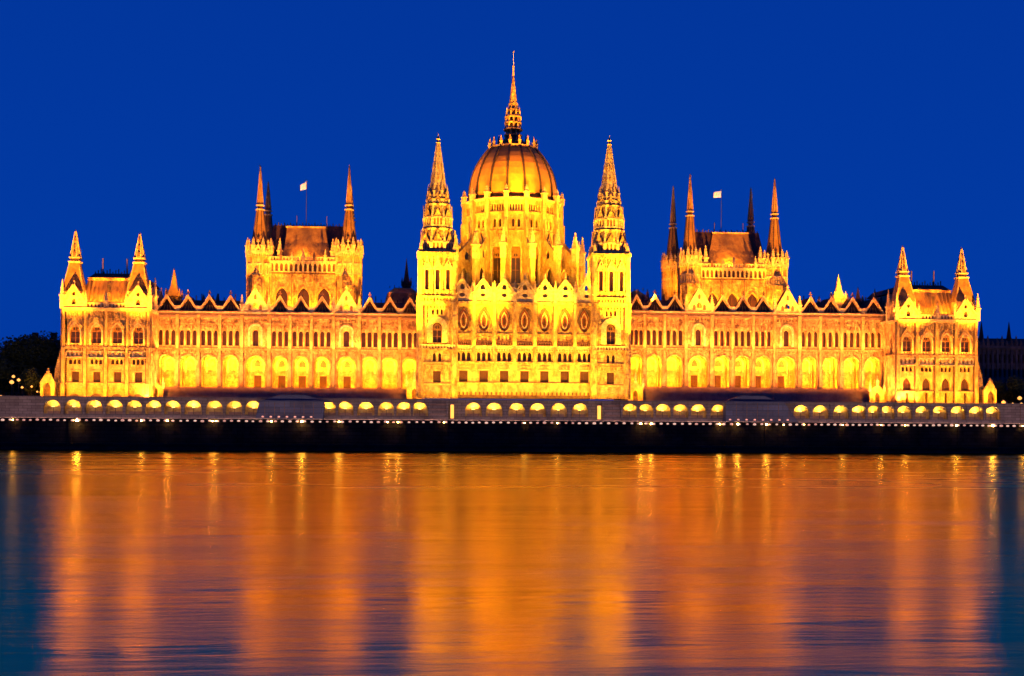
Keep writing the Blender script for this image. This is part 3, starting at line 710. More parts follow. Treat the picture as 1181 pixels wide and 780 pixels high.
for py, h, d, mt in ((458, .5, .4, SHADOWSTONE), (442.5, .35, .35, SMOOTH), (418.5, .4, .45, STONE), (400.5, .6, .7, PALE), (350, .7, .9, STONE)): course(m, X0, X1, YC, zc_(py), h, d, mt)
band(m, X0, X1, YC-.1, zc_(405.5), zc_(402), PALE, .7, 'circle', .6)
m.box(X0, X1, YC+2.5, 10, zb, ztp, SMOOTH); m.box(X0, X1, YC+1.35, 10, ztp-.6, ztp-.1, SHADOWSTONE)
central = m.build('central_block', parl, ((X0+X1)/2, YC, zb))
central['label'] = 'golden central facade with seven mosaic windows below gabled parapet'
for nm, kd, a, b, w, h, st in wins: window(central, nm, kd, a, YC+.75, b, w, h, style=st)
for c in cent: window(central, 'medallion_window', 'vesica', xc_(c), YC+1.15, zc_(382.5), 2.7, zc_(357)-zc_(382.5), style='stain')
for c in [c for c in (533, 557, 581.5, 605.5, 628.5, 652, 676)]:
    g = MB(); x = xc_(c, 335); w = 5.5; z0 = ztp+.35; z1 = zc_(334); z2 = zc_(323)
    g.slab([(x-w/2,z0),(x+w/2,z0),(x+w/2,z1-.4),(x+w*.28,z1),(x,z2),(x-w*.28,z1),(x-w/2,z1-.4)], [arch(1.3,1.6,'point',x,z1-.2,3), arch(1.5,1.1,'circle',x,z0+1.0)], YC-.6, YC+.1, PALE, back=True)
    for s in (-1, 1): g.bar((x+s*w*.45, YC-.7, z1-.4), (x, YC-.7, z2+.2), .42, PALE)
    g.pinnacle(x, YC-.3, z2-.3, .55, 2.4, PALE)
    for s in (-1, 1): g.pinnacle(x+s*w*.5, YC-.3, z1-.6, .55, 2.6, PALE)
    g.build('parapet_gable', central, (x, YC, z0))
rf = MB(); za = zc_(331, 604, 0); rf.add([(X0,YC+1,ztp),(X1,YC+1,ztp),(X1-3,2,za),(X0+3,2,za),(X1-3,12,za),(X0+3,12,za)], [(0,1,2,3),(3,2,4,5)], TILE2)
rf.build('roof', central, ((X0+X1)/2, 0, ztp))

# ---------------- river towers
def river_tower(label, cx, wpx, top, cl):
    Y = -13.5; Yc = Y+5.3
    z = lambda py: P(cx, py + top, Y)[1]; x = lambda px, py=420: P(px, py, Y)[0]
    xc = x(cx); hw = wpx/2*(345+Y)/FPX; zb = z(459.5-top*.5)
    m = MB(); holes, wins = [], []
    for rot, front in ((0, True), (R(-90), False), (R(90), False), (R(180), False)):
        q = MB(frame(xc, Yc, 0, rot)); y = -hw; hl = []
        def W(nm, kd, xx, z0, w, h, st):
            hl.append(arch(w, h, kd, xx, z0))
            p = q.F @ Vector((xx, y+.7, z0)); wins.append((nm, kd, p, w, h, rot, st))
        W('window', 'rect', 0, z(441), 2.1, z(428)-z(441), 'wood')
        for k in (-1, 1): W('lancet_window', 'point', k*.75, z(417.5), .8, z(407)-z(417.5), 'plain')
        W('window', 'round', 0, z(395.5), 2.5, z(372)-z(395.5), 'tracery')
        ringed(q, 2.6, z(372)-z(395.5)+.1, 'round', 0, z(395.5), y, 1.5, .5, PALE)
        for k in (-1, 0, 1): W('lancet_window', 'point', k*1.2, z(363), .6, 1.6, 'plain')
        for k in (-1, 1): W('lancet_window', 'point', k*2.6, z(396), .7, .8, 'plain')
        for k in (-1, 0, 1):
            W('lancet_window', 'point', k*2.9, z(334), 1.0 if k else 1.2, z(309)-z(334), 'plain' if k else 'plain')
            ringed(q, 1.3, z(309)-z(334)+.1, 'point', k*2.9, z(334), y, .25, .3, PALE)
            gable(q, k*2.9, y-.3, z(311), 2.6, 2.8, PALE, None, .25, .28)
        q.slab([(-hw,zb),(hw,zb),(hw,z(291)),(-hw,z(291))], hl, y, y+.9, STONE)
        for t in (-4.3, -1.45, 1.45, 4.3): q.box(t-.16, t+.16, y-.5, y, z(338), z(294), STONE); q.box(t+.17, t+.32, y-.2, y, z(338), z(294), SHADOWSTONE)  # the dark strip beside each rib paints its shadow
        q.box(-2.6, -2.3, y-.25, y, z(441), z(428), SMOOTH); q.box(2.3, 2.6, y-.25, y, z(441), z(428), SMOOTH)
        for py, h, d, mt in ((443, .35, .3, SMOOTH), (418.5, .4, .4, STONE), (402.5, .5, .9, STONE), (349.5, .7, .9, STONE), (292, .6, .8, STONE)): course(q, -hw, hw, y, z(py), h, d, mt)
        balustrade(q, -hw, hw, y-.8, z(402), z(397.5), PALE, .8)
        balustrade(q, -hw+1, hw-1, y-.8, z(348), z(341.5), STONE, .8)
        band(q, -hw+1, hw-1, y, z(340), z(335), STONE, 1.1); band(q, -hw+1, hw-1, y, z(356), z(351), STONE, .9, 'circle')
        band(q, -3.0, 3.0, y, z(426), z(421), SMOOTH, 1.0); band(q, -hw+.8, hw-.8, y, z(304), z(294), STONE, 1.2)
        for s in (-1, 1):
            for a, w_, yy in ((1.0, .9, 1.1),): q.box(s*hw-(w_ if s > 0 else -.0)-.0, s*hw+(0 if s > 0 else w_), y-.7, y, zb, z(341), SMOOTH)
            q.box(s*hw*.62-.2, s*hw*.62+.2, y-.35, y, z(395), z(353), STONE)
        o = len(m.v); m.v += q.v
        for f, kk in zip(q.f, q.m): m.f.append([i+o for i in f]); m.m.append(m.mi(q.mats[kk]))
    for sx in (-1, 1):
        for sy in (-1, 1):
            m.fr(xc+sx*(hw-.3), Yc+sy*(hw-.3), zb, z(350), 1.15, 1.1, 8, STONE, R(22.5)); m.fr(xc+sx*(hw-.3), Yc+sy*(hw-.3), z(350), z(300), .95, .75, 8, STONE, R(22.5))
            m.pinnacle(xc+sx*(hw-.3), Yc+sy*(hw-.3), z(300), 1.3, z(278)-z(300), PALE)
            m.pinnacle(xc+sx*(hw-.2), Yc+sy*(hw-.2), z(349), 1.0, z(325)-z(349), PALE)
    # tapering octagonal stages
    S = (345+Yc)/FPX; rd = lambda px: px/2*S/.95
    stages = [(290, 262, 37, 33.5), (261, 233, 31, 26.5), (232, 223, 24, 22)]
    for (p0, p1, w0, w1) in stages:
        r0, r1 = rd(w0), rd(w1); z0, z1 = z(p0), z(p1)
        m.fr(xc, Yc, z0, z1, r0, r1, 8, STONE, R(22.5))
        m.fr(xc, Yc, z0+.1, z0+.5, r0+.4, r0+.4, 8, PALE, R(22.5)); m.fr(xc, Yc, z1-.5, z1, r1+.3, r1+.45, 8, PALE, R(22.5))
        for k in range(8):
            a = R(22.5+45*k); c, s = math.cos(a), math.sin(a)
            m.bar((xc+r0*c, Yc+r0*s, z0), (xc+r1*c, Yc+r1*s, z1), .55, PALE)
            m.pinnacle(xc+(r0+.1)*c, Yc+(r0+.1)*s, z0+.3, .7, min(5.5, (z1-z0)*.75), PALE)
            a2 = R(45*k); rm = r0*.924+.1
            q = MB(frame(xc+rm*math.cos(a2), Yc+rm*math.sin(a2), 0, a2+R(90))); w = r0*.765
            band(q, -w/2+.2, w/2-.2, 0, z0+.5, z0+(z1-z0)*.45, PALE, max(.8, w/3)); q.slab(arch(w*.8, (z1-z0)*.36, 'rect', 0, z0+.7), [], -.04, .0, SHADE)  # dark slab paints shade behind the blind arches
            gable(q, 0, -.15, z0+(z1-z0)*.45, w*.7, (z1-z0)*.34, STONE, None, .16, .2)
            q.slab(arch(.35, (z1-z0)*.3, 'point', 0, z1-(z1-z0)*.38, 3), [], -.12+(r0-r1)*.5, .6+(r0-r1)*.5, SHADOWSTONE)
            o = len(m.v); m.v += q.v
            for f, kk in zip(q.f, q.m): m.f.append([i+o for i in f]); m.m.append(m.mi(q.mats[kk]))
    ob = m.build('river_tower', parl, (xc, Yc, zb)); ob['label'] = label
    for nm, kd, p, w, h, rot, st in wins:
        if rot != R(180): window(ob, nm, kd, p.x, p.y, p.z, w, h, rot, st)
    s = MB(); z0, z1 = z(223), z(152); r0 = rd(21)
    s.fr(xc, Yc, z0, z(161), r0, .45, 8, PALE, R(22.5))
    for k in range(8):
        a = R(22.5+45*k); c, ss = math.cos(a), math.sin(a)
        s.bar((xc+r0*c, Yc+r0*ss, z0), (xc+.45*c, Yc+.45*ss, z(161)), .24, PALE)
        s.pinnacle(xc+r0*1.05*c, Yc+r0*1.05*ss, z0-.4, .6, 3.6, PALE)
        for t in (.12, .22, .32, .42, .52, .62, .72, .82, .92):
            rr = r0+(.45-r0)*t+.12; s.sq(xc+rr*c, Yc+rr*ss, z0+(z(161)-z0)*t, z0+(z(161)-z0)*t+.28, .26, .12, PALE)
        a2 = R(45*k); 
        for t in (.1, .3, .5):
            rr = (r0+(.45-r0)*t)*.924; s.sq(xc+rr*math.cos(a2), Yc+rr*math.sin(a2), z0+(z(161)-z0)*t, z0+(z(161)-z0)*(t+.1), .34-.2*t, .2, SHADE)
    s.lathe(xc, Yc, [(z(161), .45), (z(160), .75), (z(158.5), .4), (z(157), .35), (z(155.5), .65), (z(154), .35), (z(151.5), .12), (z(149), .06)], 8, PALE)
    s.build('spire', ob, (xc, Yc, z0))
    # lights
    for yy, pw, sp in ((Y-6, 26, 150), (Y-10, 26, 90)): strip(xc-hw, xc+hw, yy, zb+.2, 58 if yy > Y-10 else 66, pw*2*hw, CENT, sp)
    strip(xc-hw+.5, xc+hw-.5, Y-1.5, z(400), 75, 90, CENT, 140, .3); strip(xc-hw+.5, xc+hw-.5, Y-1.2, z(346), 72, 40, CENT, 140, .3)
    spot((xc-16, Y-33, 9), (xc, Yc, z(250)), 30000, CENT, 26, 1.0); spot((xc+12, Y-33, 9), (xc, Yc, z(205)), 110000, CENT, 26, 1.0)
    spot((xc+cl*10, Y+26, z(330)), (xc, Yc, z(225)), 12000, CENT, 50, 1.0)
    return ob
river_tower('golden square tower with a crocketed spire left of the dome', 504, 41.5, 0, 1)
river_tower('golden square tower with a crocketed spire right of the dome', 704.5, 41, 2.0, -1)

# ---------------- drum and dome
YD = 27.0; CX = P(591, 250, YD)[0]
zd = lambda py, Y=YD: P(591, py, Y)[1]
S = (345+YD)/FPX
rD = 52*S
m = MB(); r = rD*1.06
zb2, zt2 = zd(352), zd(238)
n = 16; w = 2*r*math.sin(math.pi/n); wins = []
for k in range(n):
    a = R(-90) + R(22.5)*k; ap = r*math.cos(math.pi/n)
    F = frame(CX+ap*math.cos(a), YD+ap*math.sin(a), 0, a+R(90)); q = MB(F); hl = []
    h = zd(287)-zd(333); hl.append(arch(w*.48, h, 'point', 0, zd(333))); p = F @ Vector((0, .7, zd(333))); wins.append(('window', 'point', p, w*.48, h, a+R(90), 'tracery'))
    ringed(q, w*.48, h, 'point', 0, zd(333), 0, .35, .3, PALE)
    gable(q, 0, -.3, zd(292), w*.6, zd(276)-zd(292), SMOOTH, None, .2, .28)
    for t in (-1, 1):
        hl.append(arch(.8, zd(260.5)-zd(270), 'point', t*.85, zd(270), 3)); p = F @ Vector((t*.85, .7, zd(270))); wins.append(('small_window', 'point', p, .8, zd(260.5)-zd(270), a+R(90), 'plain'))
    ww = w*.72
    for t in range(5):
        hl.append(arch(ww/5*.66, zd(244)-zd(251.5), 'point', (t-2)*ww/5, zd(251.5), 3))
    q.slab(arch(ww, zd(243)-zd(252), 'rect', 0, zd(252)), [], .8, .9, GLASS)
    q.slab([(-w/2,zb2),(w/2,zb2),(w/2,zt2),(-w/2,zt2)], hl, 0, .7, SMOOTH)
    course(q, -w/2, w/2, 0, zd(253.5), .3, .35, SMOOTH); course(q, -w/2, w/2, 0, zt2, .5, .5, PALE); course(q, -w/2, w/2, 0, zd(274), .3, .3, SMOOTH)
    balustrade(q, -w/2, w/2, -1.0, zd(340), zd(333), PALE, .9)
    o = len(m.v); m.v += q.v
    for f, kk in zip(q.f, q.m): m.f.append([i+o for i in f]); m.m.append(m.mi(q.mats[kk]))
m.fr(CX, YD, zt2-.3, zt2+.2, r, r*.98, 16, STONE, R(11.25))
drum = m.build('drum', parl, (CX, YD, zb2)); drum['label'] = 'sixteen-sided golden drum with tall pointed windows under the dome'
for nm, kd, p, w_, h, rot, st in wins: window(drum, nm, kd, p.x, p.y, p.z, w_, h, rot, st)
for k in range(16):
    a = R(-90) + R(11.25) + R(22.5)*k; F = frame(CX, YD, 0, a+R(90)); q = MB(F)
    # rib pier rising to a pinnacle, with a flying buttress and an outer pier
    q.box(-.62, .62, -r-1.0, -r+.3, zb2, zt2+.2, SMOOTH); q.box(-.45, .45, -r-1.5, -r-1.0, zb2, zd(262), SMOOTH)
    q.pinnacle(0, -r-.6, zt2, 1.35, zd(223)-zt2, PALE)
    ro = r+7.0
    q.box(-.7, .7, -ro-.9, -ro+.9, zb2-6, zd(308), SMOOTH); q.pinnacle(0, -ro, zd(308), 1.7, zd(274)-zd(308), PALE)
    F2 = F @ Matrix.Rotation(R(90), 4, 'Z'); q2 = MB(F2)
    # buttress web in the radial plane: local x runs along the radius
    pts = [(-ro, zb2), (-r, zb2), (-r, zd(276)), (-ro, zd(304))]
    hl = [arch(3.0, zd(311)-zd(332), 'point', -(r+3.6), zd(336)), arch(1.7, zd(293)-zd(303), 'point', -(r+2.6), zd(305))]
    q2.slab(pts, hl, -.3, .3, SMOOTH, back=True)
    # rotate so that local -x is outward
    o = len(q.v)
    Fi = frame(CX, YD, 0, a+R(180)); q3 = MB(Fi); q3.slab(pts, hl, -.3, .3, SMOOTH, back=True)
    q.v += q3.v
    for f, kk in zip(q3.f, q3.m): q.f.append([i+o for i in f]); q.m.append(q.mi(q3.mats[kk]))
    b = q.build('buttress', drum, (CX+r*math.cos(a), YD+r*math.sin(a), zb2))
base = MB(); base.fr(CX, YD, zb2-14, zb2+.1, r+8.2, r+8.2, 16, STONE, R(11.25)); base.build('drum_base', drum, (CX, YD, zb2-14))

d = MB(); prof = []
pts_px = [(238, 51), (228, 51.2), (218, 50.3), (210, 48.7), (202, 46.2), (195, 43.2), (188, 39.2), (182, 35), (177, 31), (173, 27.5)]
for py, rp in pts_px: prof.append((zd(py), rp*S))
NS = 64
d.lathe(CX, YD, prof, NS, DOME)
dome = d.build('dome', parl, (CX, YD, zt2), True); dome['label'] = 'tall orange-brown ribbed dome'
for k in range(16):
    a = R(-90)+R(11.25)+R(22.5)*k; q = MB()
    for (z0, r0), (z1, r1) in zip(prof, prof[1:]): q.bar((CX+(r0+.05)*math.cos(a), YD+(r0+.05)*math.sin(a), z0), (CX+(r1+.05)*math.cos(a), YD+(r1+.05)*math.sin(a), z1), .62, RIB)
    q.build('rib', dome, (CX+rD*math.cos(a), YD+rD*math.sin(a), zt2))
cr = MB(); zt3 = zd(173); r3 = 27.5*S
cr.fr(CX, YD, zt3-.2, zt3+.3, r3+.3, r3+.3, 32, STONE)
cr.lathe(CX, YD, [(zt3+.3, r3*.95), (zd(170), r3*.8), (zd(165), r3*.52), (zd(160), r3*.34), (zd(157), r3*.30)], 32, RIB)
for k in range(16):
    a = R(-90)+R(11.25)+R(22.5)*k; cr.pinnacle(CX+r3*math.cos(a), YD+r3*math.sin(a), zt3, .75, 3.3, STONE)
    if k % 2 == 0: cr.pinnacle(CX+r3*.62*math.cos(a), YD+r3*.62*math.sin(a), zt3, .6, 4.4, STONE)
cr.build('crown', dome, (CX, YD, zt3))
ln = MB()
def ringcol(z0, z1, r0, n_=8, mt=STONE):
    for k in range(n_):
        a = 2*math.pi*(k+.5)/n_; ln.sq(CX+r0*math.cos(a), YD+r0*math.sin(a), z0, z1, .5, .5, mt)
ln.fr(CX, YD, zd(158), zd(156.5), 2.7, 2.9, 16, STONE); ln.fr(CX, YD, zd(156.5), zd(151), 1.5, 1.5, 8, SHADOWSTONE); ringcol(zd(156.5), zd(151), 2.1)
ln.fr(CX, YD, zd(151), zd(149.5), 3.0, 3.0, 16, STONE); ln.fr(CX, YD, zd(149.5), zd(136), 1.7, 1.2, 8, SHADOWSTONE); ringcol(zd(149.5), zd(136), 2.35, 10)
ln.fr(CX, YD, zd(143), zd(142), 2.75, 2.75, 16, STONE); ln.fr(CX, YD, zd(136), zd(134.5), 2.75, 2.6, 16, STONE)
ln.fr(CX, YD, zd(134.5), zd(121), 1.6, 1.0, 8, STONE)
for k in range(8):
    a = R(22.5+45*k); ln.bar((CX+2.2*math.cos(a), YD+2.2*math.sin(a), zd(134.5)), (CX+1.1*math.cos(a), YD+1.1*math.sin(a), zd(120)), .3, STONE); ln.pinnacle(CX+2.1*math.cos(a), YD+2.1*math.sin(a), zd(135), .5, 3.0, STONE)
ln.fr(CX, YD, zd(128), zd(127), 2.0, 2.0, 8, SHADOWSTONE); ln.fr(CX, YD, zd(121), zd(119.5), 1.6, 1.5, 8, STONE)
ln.fr(CX, YD, zd(119.5), zd(88), 1.25, .28, 12, STONE)
ln.build('lantern', dome, (CX, YD, zd(158)))
an = MB(); an.fr(CX, YD, zd(88), zd(58), .16, .06, 8, CLOTH); an.lathe(CX, YD, [(zd(88), .3), (zd(86), .35), (zd(82), .25), (zd(76), .3), (zd(74), .1)], 8, PALE); an.fr(CX, YD, zd(61), zd(59.5), .25, .25, 8, PALE)
an.build('finial', dome, (CX, YD, zd(88)))

# lights on central block, drum and dome
nn = 4
for k in range(nn):
    a = X0+(X1-X0)*k/nn; b = X0+(X1-X0)*(k+1)/nn
    strip(a+.3, b-.3, YC-5.5, zb+.2, 56, 25*(b-a), CENT, 150)
    strip(a+.3, b-.3, YC-11, zb-.2, 62, 34*(b-a), CENT, 90)
    strip(a+.3, b-.3, YC-1.2, zc_(399.5), 70, 8*(b-a), WARM, 150, .3)
    strip(a+.3, b-.3, YC+4, zc_(330), 62, 140*(b-a), CENT, 110, .6)
for dx, pw in ((-55, .85), (-18, .30), (18, .30), (55, .85)):
    spot((CX+dx, YC-30, 14), (CX+dx*.06, YD-12, zd(272)), 330000*pw, CENT, 17, 1.0)
    spot((CX+dx, YC-32, 14), (CX+dx*.05, YD-6, zd(203)), 270000*pw, (1.0, .32, .009), 13, 1.0)
for sx in (-1, 1):
    spot((CX+sx*40, -2, 42), (CX+sx*5, YD, zd(207)), 50000, (1.0, .33, .009), 30, 1.0)
    spot((CX+sx*34, YC+30, zc_(345)), (CX, YD, zd(260)), 60000, CENT, 70, 1.0)
spot((CX+6, YC-34, 9), (CX, YD, zd(125)), 260000, WARM, 9, .6)

# dark domed roofs beside the towers
for (p0, p1, top, sp, tip, par) in ((443, 486, 331, 469, 298, wingL), (722, 749, 334, None, None, wingR)):
    Y = 14.0; q = MB(); xa, xb_ = P(p0, 340, Y)[0], P(p1, 340, Y)[0]; z0, z1 = P(p0, 364, Y)[1], P((p0+p1)/2, top, Y)[1]
    h = z1-z0
    prev = None; vs = []; fs = []
    for t, i in ((0, 0), (.45, .2), (.8, 1.0), (1.0, 3.0)):
        vs += [(xa+i, Y+i, z0+h*t), (xb_-i, Y+i, z0+h*t), (xb_-i, Y+20-i, z0+h*t), (xa+i, Y+20-i, z0+h*t)]
    for k in range(3):
        o = 4*k; fs += [(o+j, o+(j+1)%4, o+4+(j+1)%4, o+4+j) for j in range(4)]
    fs.append((12, 13, 14, 15)); q.add(vs, fs, TILE2)
    for k in range(int((xb_-xa)/1.5)): q.box(xa+1.5+k*1.4, xa+1.7+k*1.4, Y+3, Y+3.2, z1-.1, z1+.5+(k%2)*.3, RIB)
    q.build('hipped_roof', par, ((xa+xb_)/2, Y, z0))
    if sp: roof_spire(sp, tip, top-1, 10, Y+6, par, DARKROOF)
    area(((xa+xb_)/2, 9.6, z0+2.0), 6, .5, ((xa+xb_)/2, Y+2, z1), 25, WARM, 100)

# small lit porches beside the towers and pavilions
def porch(px, Y, par, ytop, yb_):
    x, z1 = P(px, ytop, Y); z0 = P(px, yb_, Y)[1]; q = MB(); w = 2.2
    q.slab([(x-w,z0),(x+w,z0),(x+w,z1-1.5),(x,z1),(x-w,z1-1.5)], [arch(1.4, 3.4, 'point', x, z0+.05)], Y, Y+.6, SMOOTH, back=True)
    q.box(x-w, x+w, Y+1.4, Y+1.6, z0, z1-2, SHADOWSTONE); q.pinnacle(x, Y+.2, z1-.5, .6, 3.4, PALE); q.pinnacle(x-w, Y+.2, z1-2, .6, 3.4, PALE); q.pinnacle(x+w, Y+.2, z1-2, .6, 3.4, PALE)
    q.build('porch', par, (x, Y, z0)); area((x, Y-4, z0+.3), 2, .4, (x, Y, z0+4), 90, GOLD, 120)
porch(478, -4, wingL, 438, 462); porch(733, -4, wingR, 440, 464); porch(1012, -4, wingR, 444, 466); porch(179, -3, wingL, 440, 461)

# ================================================================== EMBANKMENT
YW = -24.0
def wz(py, px=590, Y=YW): return P(px, py, Y)[1]
def wx_(px): return P(px, 472, YW)[0]
ZR = 7.35                                   # upper quay road
ZT = wz(463.0)
archc = [[60,84,108.5,132,154.5,177,199,222.5,247,270,292], [379,398,422,445.5,466,484], [546,570,596,620,644.5,669], [727,745,765,785,805.5,829], [924.5,946.7,970,991,1008,1023.5,1043,1064,1084,1105,1126.5,1145]]
XW0, XW1 = -420.0, 420.0
m = MB(); holes = []; flat = [c for g in archc for c in g]
zn0, zn1 = wz(480.5), wz(465)
for c in flat: holes.append(arch(4.5, zn1-zn0, 'round', wx_(c), zn0, 6))
m.slab([(XW0,ZR-.4),(XW1,ZR-.4),(XW1,ZT),(XW0,ZT)], holes, YW, YW+.8, GRANITE)
m.box(XW0, XW1, YW-.35, YW+.9, ZT, ZT+.45, GRANITE); m.box(XW0, XW1, YW-.45, YW, ZR-.2, zn0-.3, GRANITE)
for a, b in zip(flat, flat[1:]):
    if b-a < 40: xx = (wx_(a)+wx_(b))/2; m.box(xx-.35, xx+.35, YW-.3, YW, ZR, ZT, GRANITE)
for k in range(-60, 60):
    m.box(k*7.0-.12, k*7.0+.12, YW-.03, YW-.001, ZR, ZT, SHADOWSTONE) if abs(k*7.0) > 135 else None
wall = m.build('embankment_wall', None, (0, YW, ZR)); tag(wall, 'long grey granite embankment wall with a row of lamp-lit arched niches', 'wall')
for c in flat:
    q = MB(); x = wx_(c); 
    q.slab(arch(5.2, zn1-zn0+.5, 'round', x, zn0-.3), [], YW+2.2, YW+2.3, NICHE)
    q.box(x-2.6, x+2.6, YW+.8, YW+2.2, zn0-.35, zn0-.02, NICHE)
    for s in (-1, 1): q.box(x+s*2.45-.15, x+s*2.45+.15, YW+.8, YW+2.2, zn0, zn1+.1, NICHE)
    q.box(x-2.6, x+2.6, YW+.8, YW+2.2, zn1+.08, zn1+.3, NICHE)
    q.box(x-1.6, x+1.6, YW+1.6, YW+2.2, zn0, zn0+.7, PINK)
    ob = q.build('niche', wall, (x, YW, zn0))
    l = MB(); l.box(x-.35, x+.35, YW+.95, YW+1.25, zn0+1.75, zn0+1.95, NICHELAMP); l.box(x-.4, x+.4, YW+.9, YW+1.3, zn0+1.62, zn0+1.75, IRON); l.bar((x, YW+1.1, zn0), (x, YW+1.1, zn0+1.65), .12, IRON)
    l.build('lamp', ob, (x, YW+1, zn0))
    ar = area((x+random.uniform(-.3, .3), YW+1.1, zn0+2.0), .7, .35, (x, YW+1.55, zn0+3.4), random.uniform(26, 72), (1.0, .55, .075), 170)
# bastions
def bastion(label, p0, p1, pt0, pt1, Y, top):
    z0, z1 = ZR-.3, P((p0+p1)/2, top, Y)[1]
    a, b, c, d_ = P(p0, 483, Y)[0], P(p1, 483, Y)[0], P(pt1, top, Y)[0], P(pt0, top, Y)[0]
    q = MB(); q.slab([(a,z0),(b,z0),(c,z1),(d_,z1)], [], Y, YW-.46, BLUEWALL)
    q.slab([(a+.02,z1-.002),(b-.02,z1-.002),(c+2,z1+.2),(c-2,z1+1.0),((c+d_)/2+3,z1+2.0),((c+d_)/2-3,z1+2.0),(d_+2,z1+1.0)], [], YW-.6, YW+.7, BLUEWALL, back=True)
    q.add([(d_,Y,z1),(c,Y,z1),(c,YW-.5,z1),(d_,YW-.5,z1)], [(0,1,2,3)], BLUEWALL)
    q.box(d_, c, Y-.25, Y+.5, z1+.003, z1+.4, BLUEWALL)
    n = 7
    for k in range(1, n): xx = a+(b-a)*k/n; q.box(xx-.07, xx+.07, Y-.05, Y-.001, z0, z1, SHADOWSTONE)
    for k in range(3): q.box(a+1.5, b-1.5, Y-.04, Y-.002, z0+1.4*(k+1), z0+1.4*(k+1)+.06, SHADOWSTONE)
    o = q.build('bastion', None, ((a+b)/2, Y, z0)); tag(o, label, 'wall')
bastion('plain blue-grey projecting bastion with slanted ends, below the left chamber block', 294, 373, 299, 373.5, -27.5, 464)
bastion('plain blue-grey projecting bastion with slanted ends, below the right chamber block', 837, 922, 837.5, 905, -27.5, 465)
def steps(label, p0, p1):
    Y = YW-2.5; a, b = P(p0, 475, Y)[0], P(p1, 475, Y)[0]; q = MB(); n = 10; zt = wz(466.5)
    for k in range(n): q.box(a+.5, b-.5, Y+.22*k, YW-.46, ZR+(zt-ZR)*k/n-.002*k, ZR+(zt-ZR)*(k+1)/n, PINK if k % 3 == 0 else GRANITE)
    q.box(a, a+.48, Y-.2, YW-.46, ZR-.3, zt+.7, GRANITE); q.box(b-.48, b, Y-.2, YW-.46, ZR-.3, zt+.7, GRANITE)
    o = q.build('stone_steps', None, ((a+b)/2, Y, ZR)); tag(o, label, 'steps')
steps('flight of stone steps against the embankment wall below the left river tower', 494, 517)
steps('flight of stone steps against the embankment wall below the right river tower', 695, 718)
for px, lab in ((521.5, 'short amber light column beside the steps under the left river tower'), (691, 'short amber light column beside the steps under the right river tower')):
    Y = YW-1.6; x = P(px, 475, Y)[0]; t = empty('light_column', (x, Y, ZR), lab, 'lamp')
    q = MB(); q.sq(x, Y, ZR, ZR+.5, 1.3, 1.1, GRANITE); q.build('base', t, (x, Y, ZR))
    q = MB(); q.sq(x, Y, ZR+.5, wz(467.5), .85, .85, LAMPY); q.build('lamp_panel', t, (x, Y, ZR+.5))
    q = MB(); q.sq(x, Y, wz(467.5), wz(467.5)+.25, 1.1, 1.1, GRANITE); q.build('cap', t, (x, Y, wz(467)))

# quay: road, kerb, walls
YQ = -51.0; YL = -56.5
m = MB(); m.box(-900, 900, YW, YW-.001+.3, ZR-1, ZR-.45, GRANITE)
g = MB(); g.add([(-900,YQ+2.5,ZR),(900,YQ+2.5,ZR),(900,YW+.1,ZR),(-900,YW+.1,ZR)], [(0,1,2,3)], ASPHALT); tag(g.build('road', None, (0, -35, ZR)), kind='structure')
g = MB(); g.box(-900, 900, YQ, YQ+2.5, ZR-.3, ZR+.14, PAVE); g.box(-900, 900, YW-3.2, YW-.47, ZR-.3, ZR+.14, PAVE); tag(g.build('pavement', None, (0, YQ, ZR)), kind='structure')
g = MB(); z1 = P(590, 514, YL)[1]
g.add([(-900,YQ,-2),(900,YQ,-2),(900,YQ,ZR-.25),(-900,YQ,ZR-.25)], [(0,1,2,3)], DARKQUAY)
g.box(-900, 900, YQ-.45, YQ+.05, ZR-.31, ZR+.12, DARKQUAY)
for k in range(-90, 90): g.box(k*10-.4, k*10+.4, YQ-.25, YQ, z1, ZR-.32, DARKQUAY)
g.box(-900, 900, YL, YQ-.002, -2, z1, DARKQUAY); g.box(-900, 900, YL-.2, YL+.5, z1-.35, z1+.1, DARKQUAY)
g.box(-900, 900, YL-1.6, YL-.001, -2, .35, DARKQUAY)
tag(g.build('embankment', None, (0, YQ, 0)), kind='structure')
g = MB(); zg = ZT-.15
g.add([(-4000,YW+.5,zg),(4000,YW+.5,zg),(4000,6000,zg),(-4000,6000,zg)], [(0,1,2,3)], LAND); tag(g.build('ground', None, (0, 0, zg)), kind='structure')

for k in range(16):
    a = -170+k*21.5; strip(a, a+21, YQ-.6, ZR+.5, 5, 125, (1.0, .58, .42), 150, .2)  # unseen warm fill strips, added to brighten the embankment wall
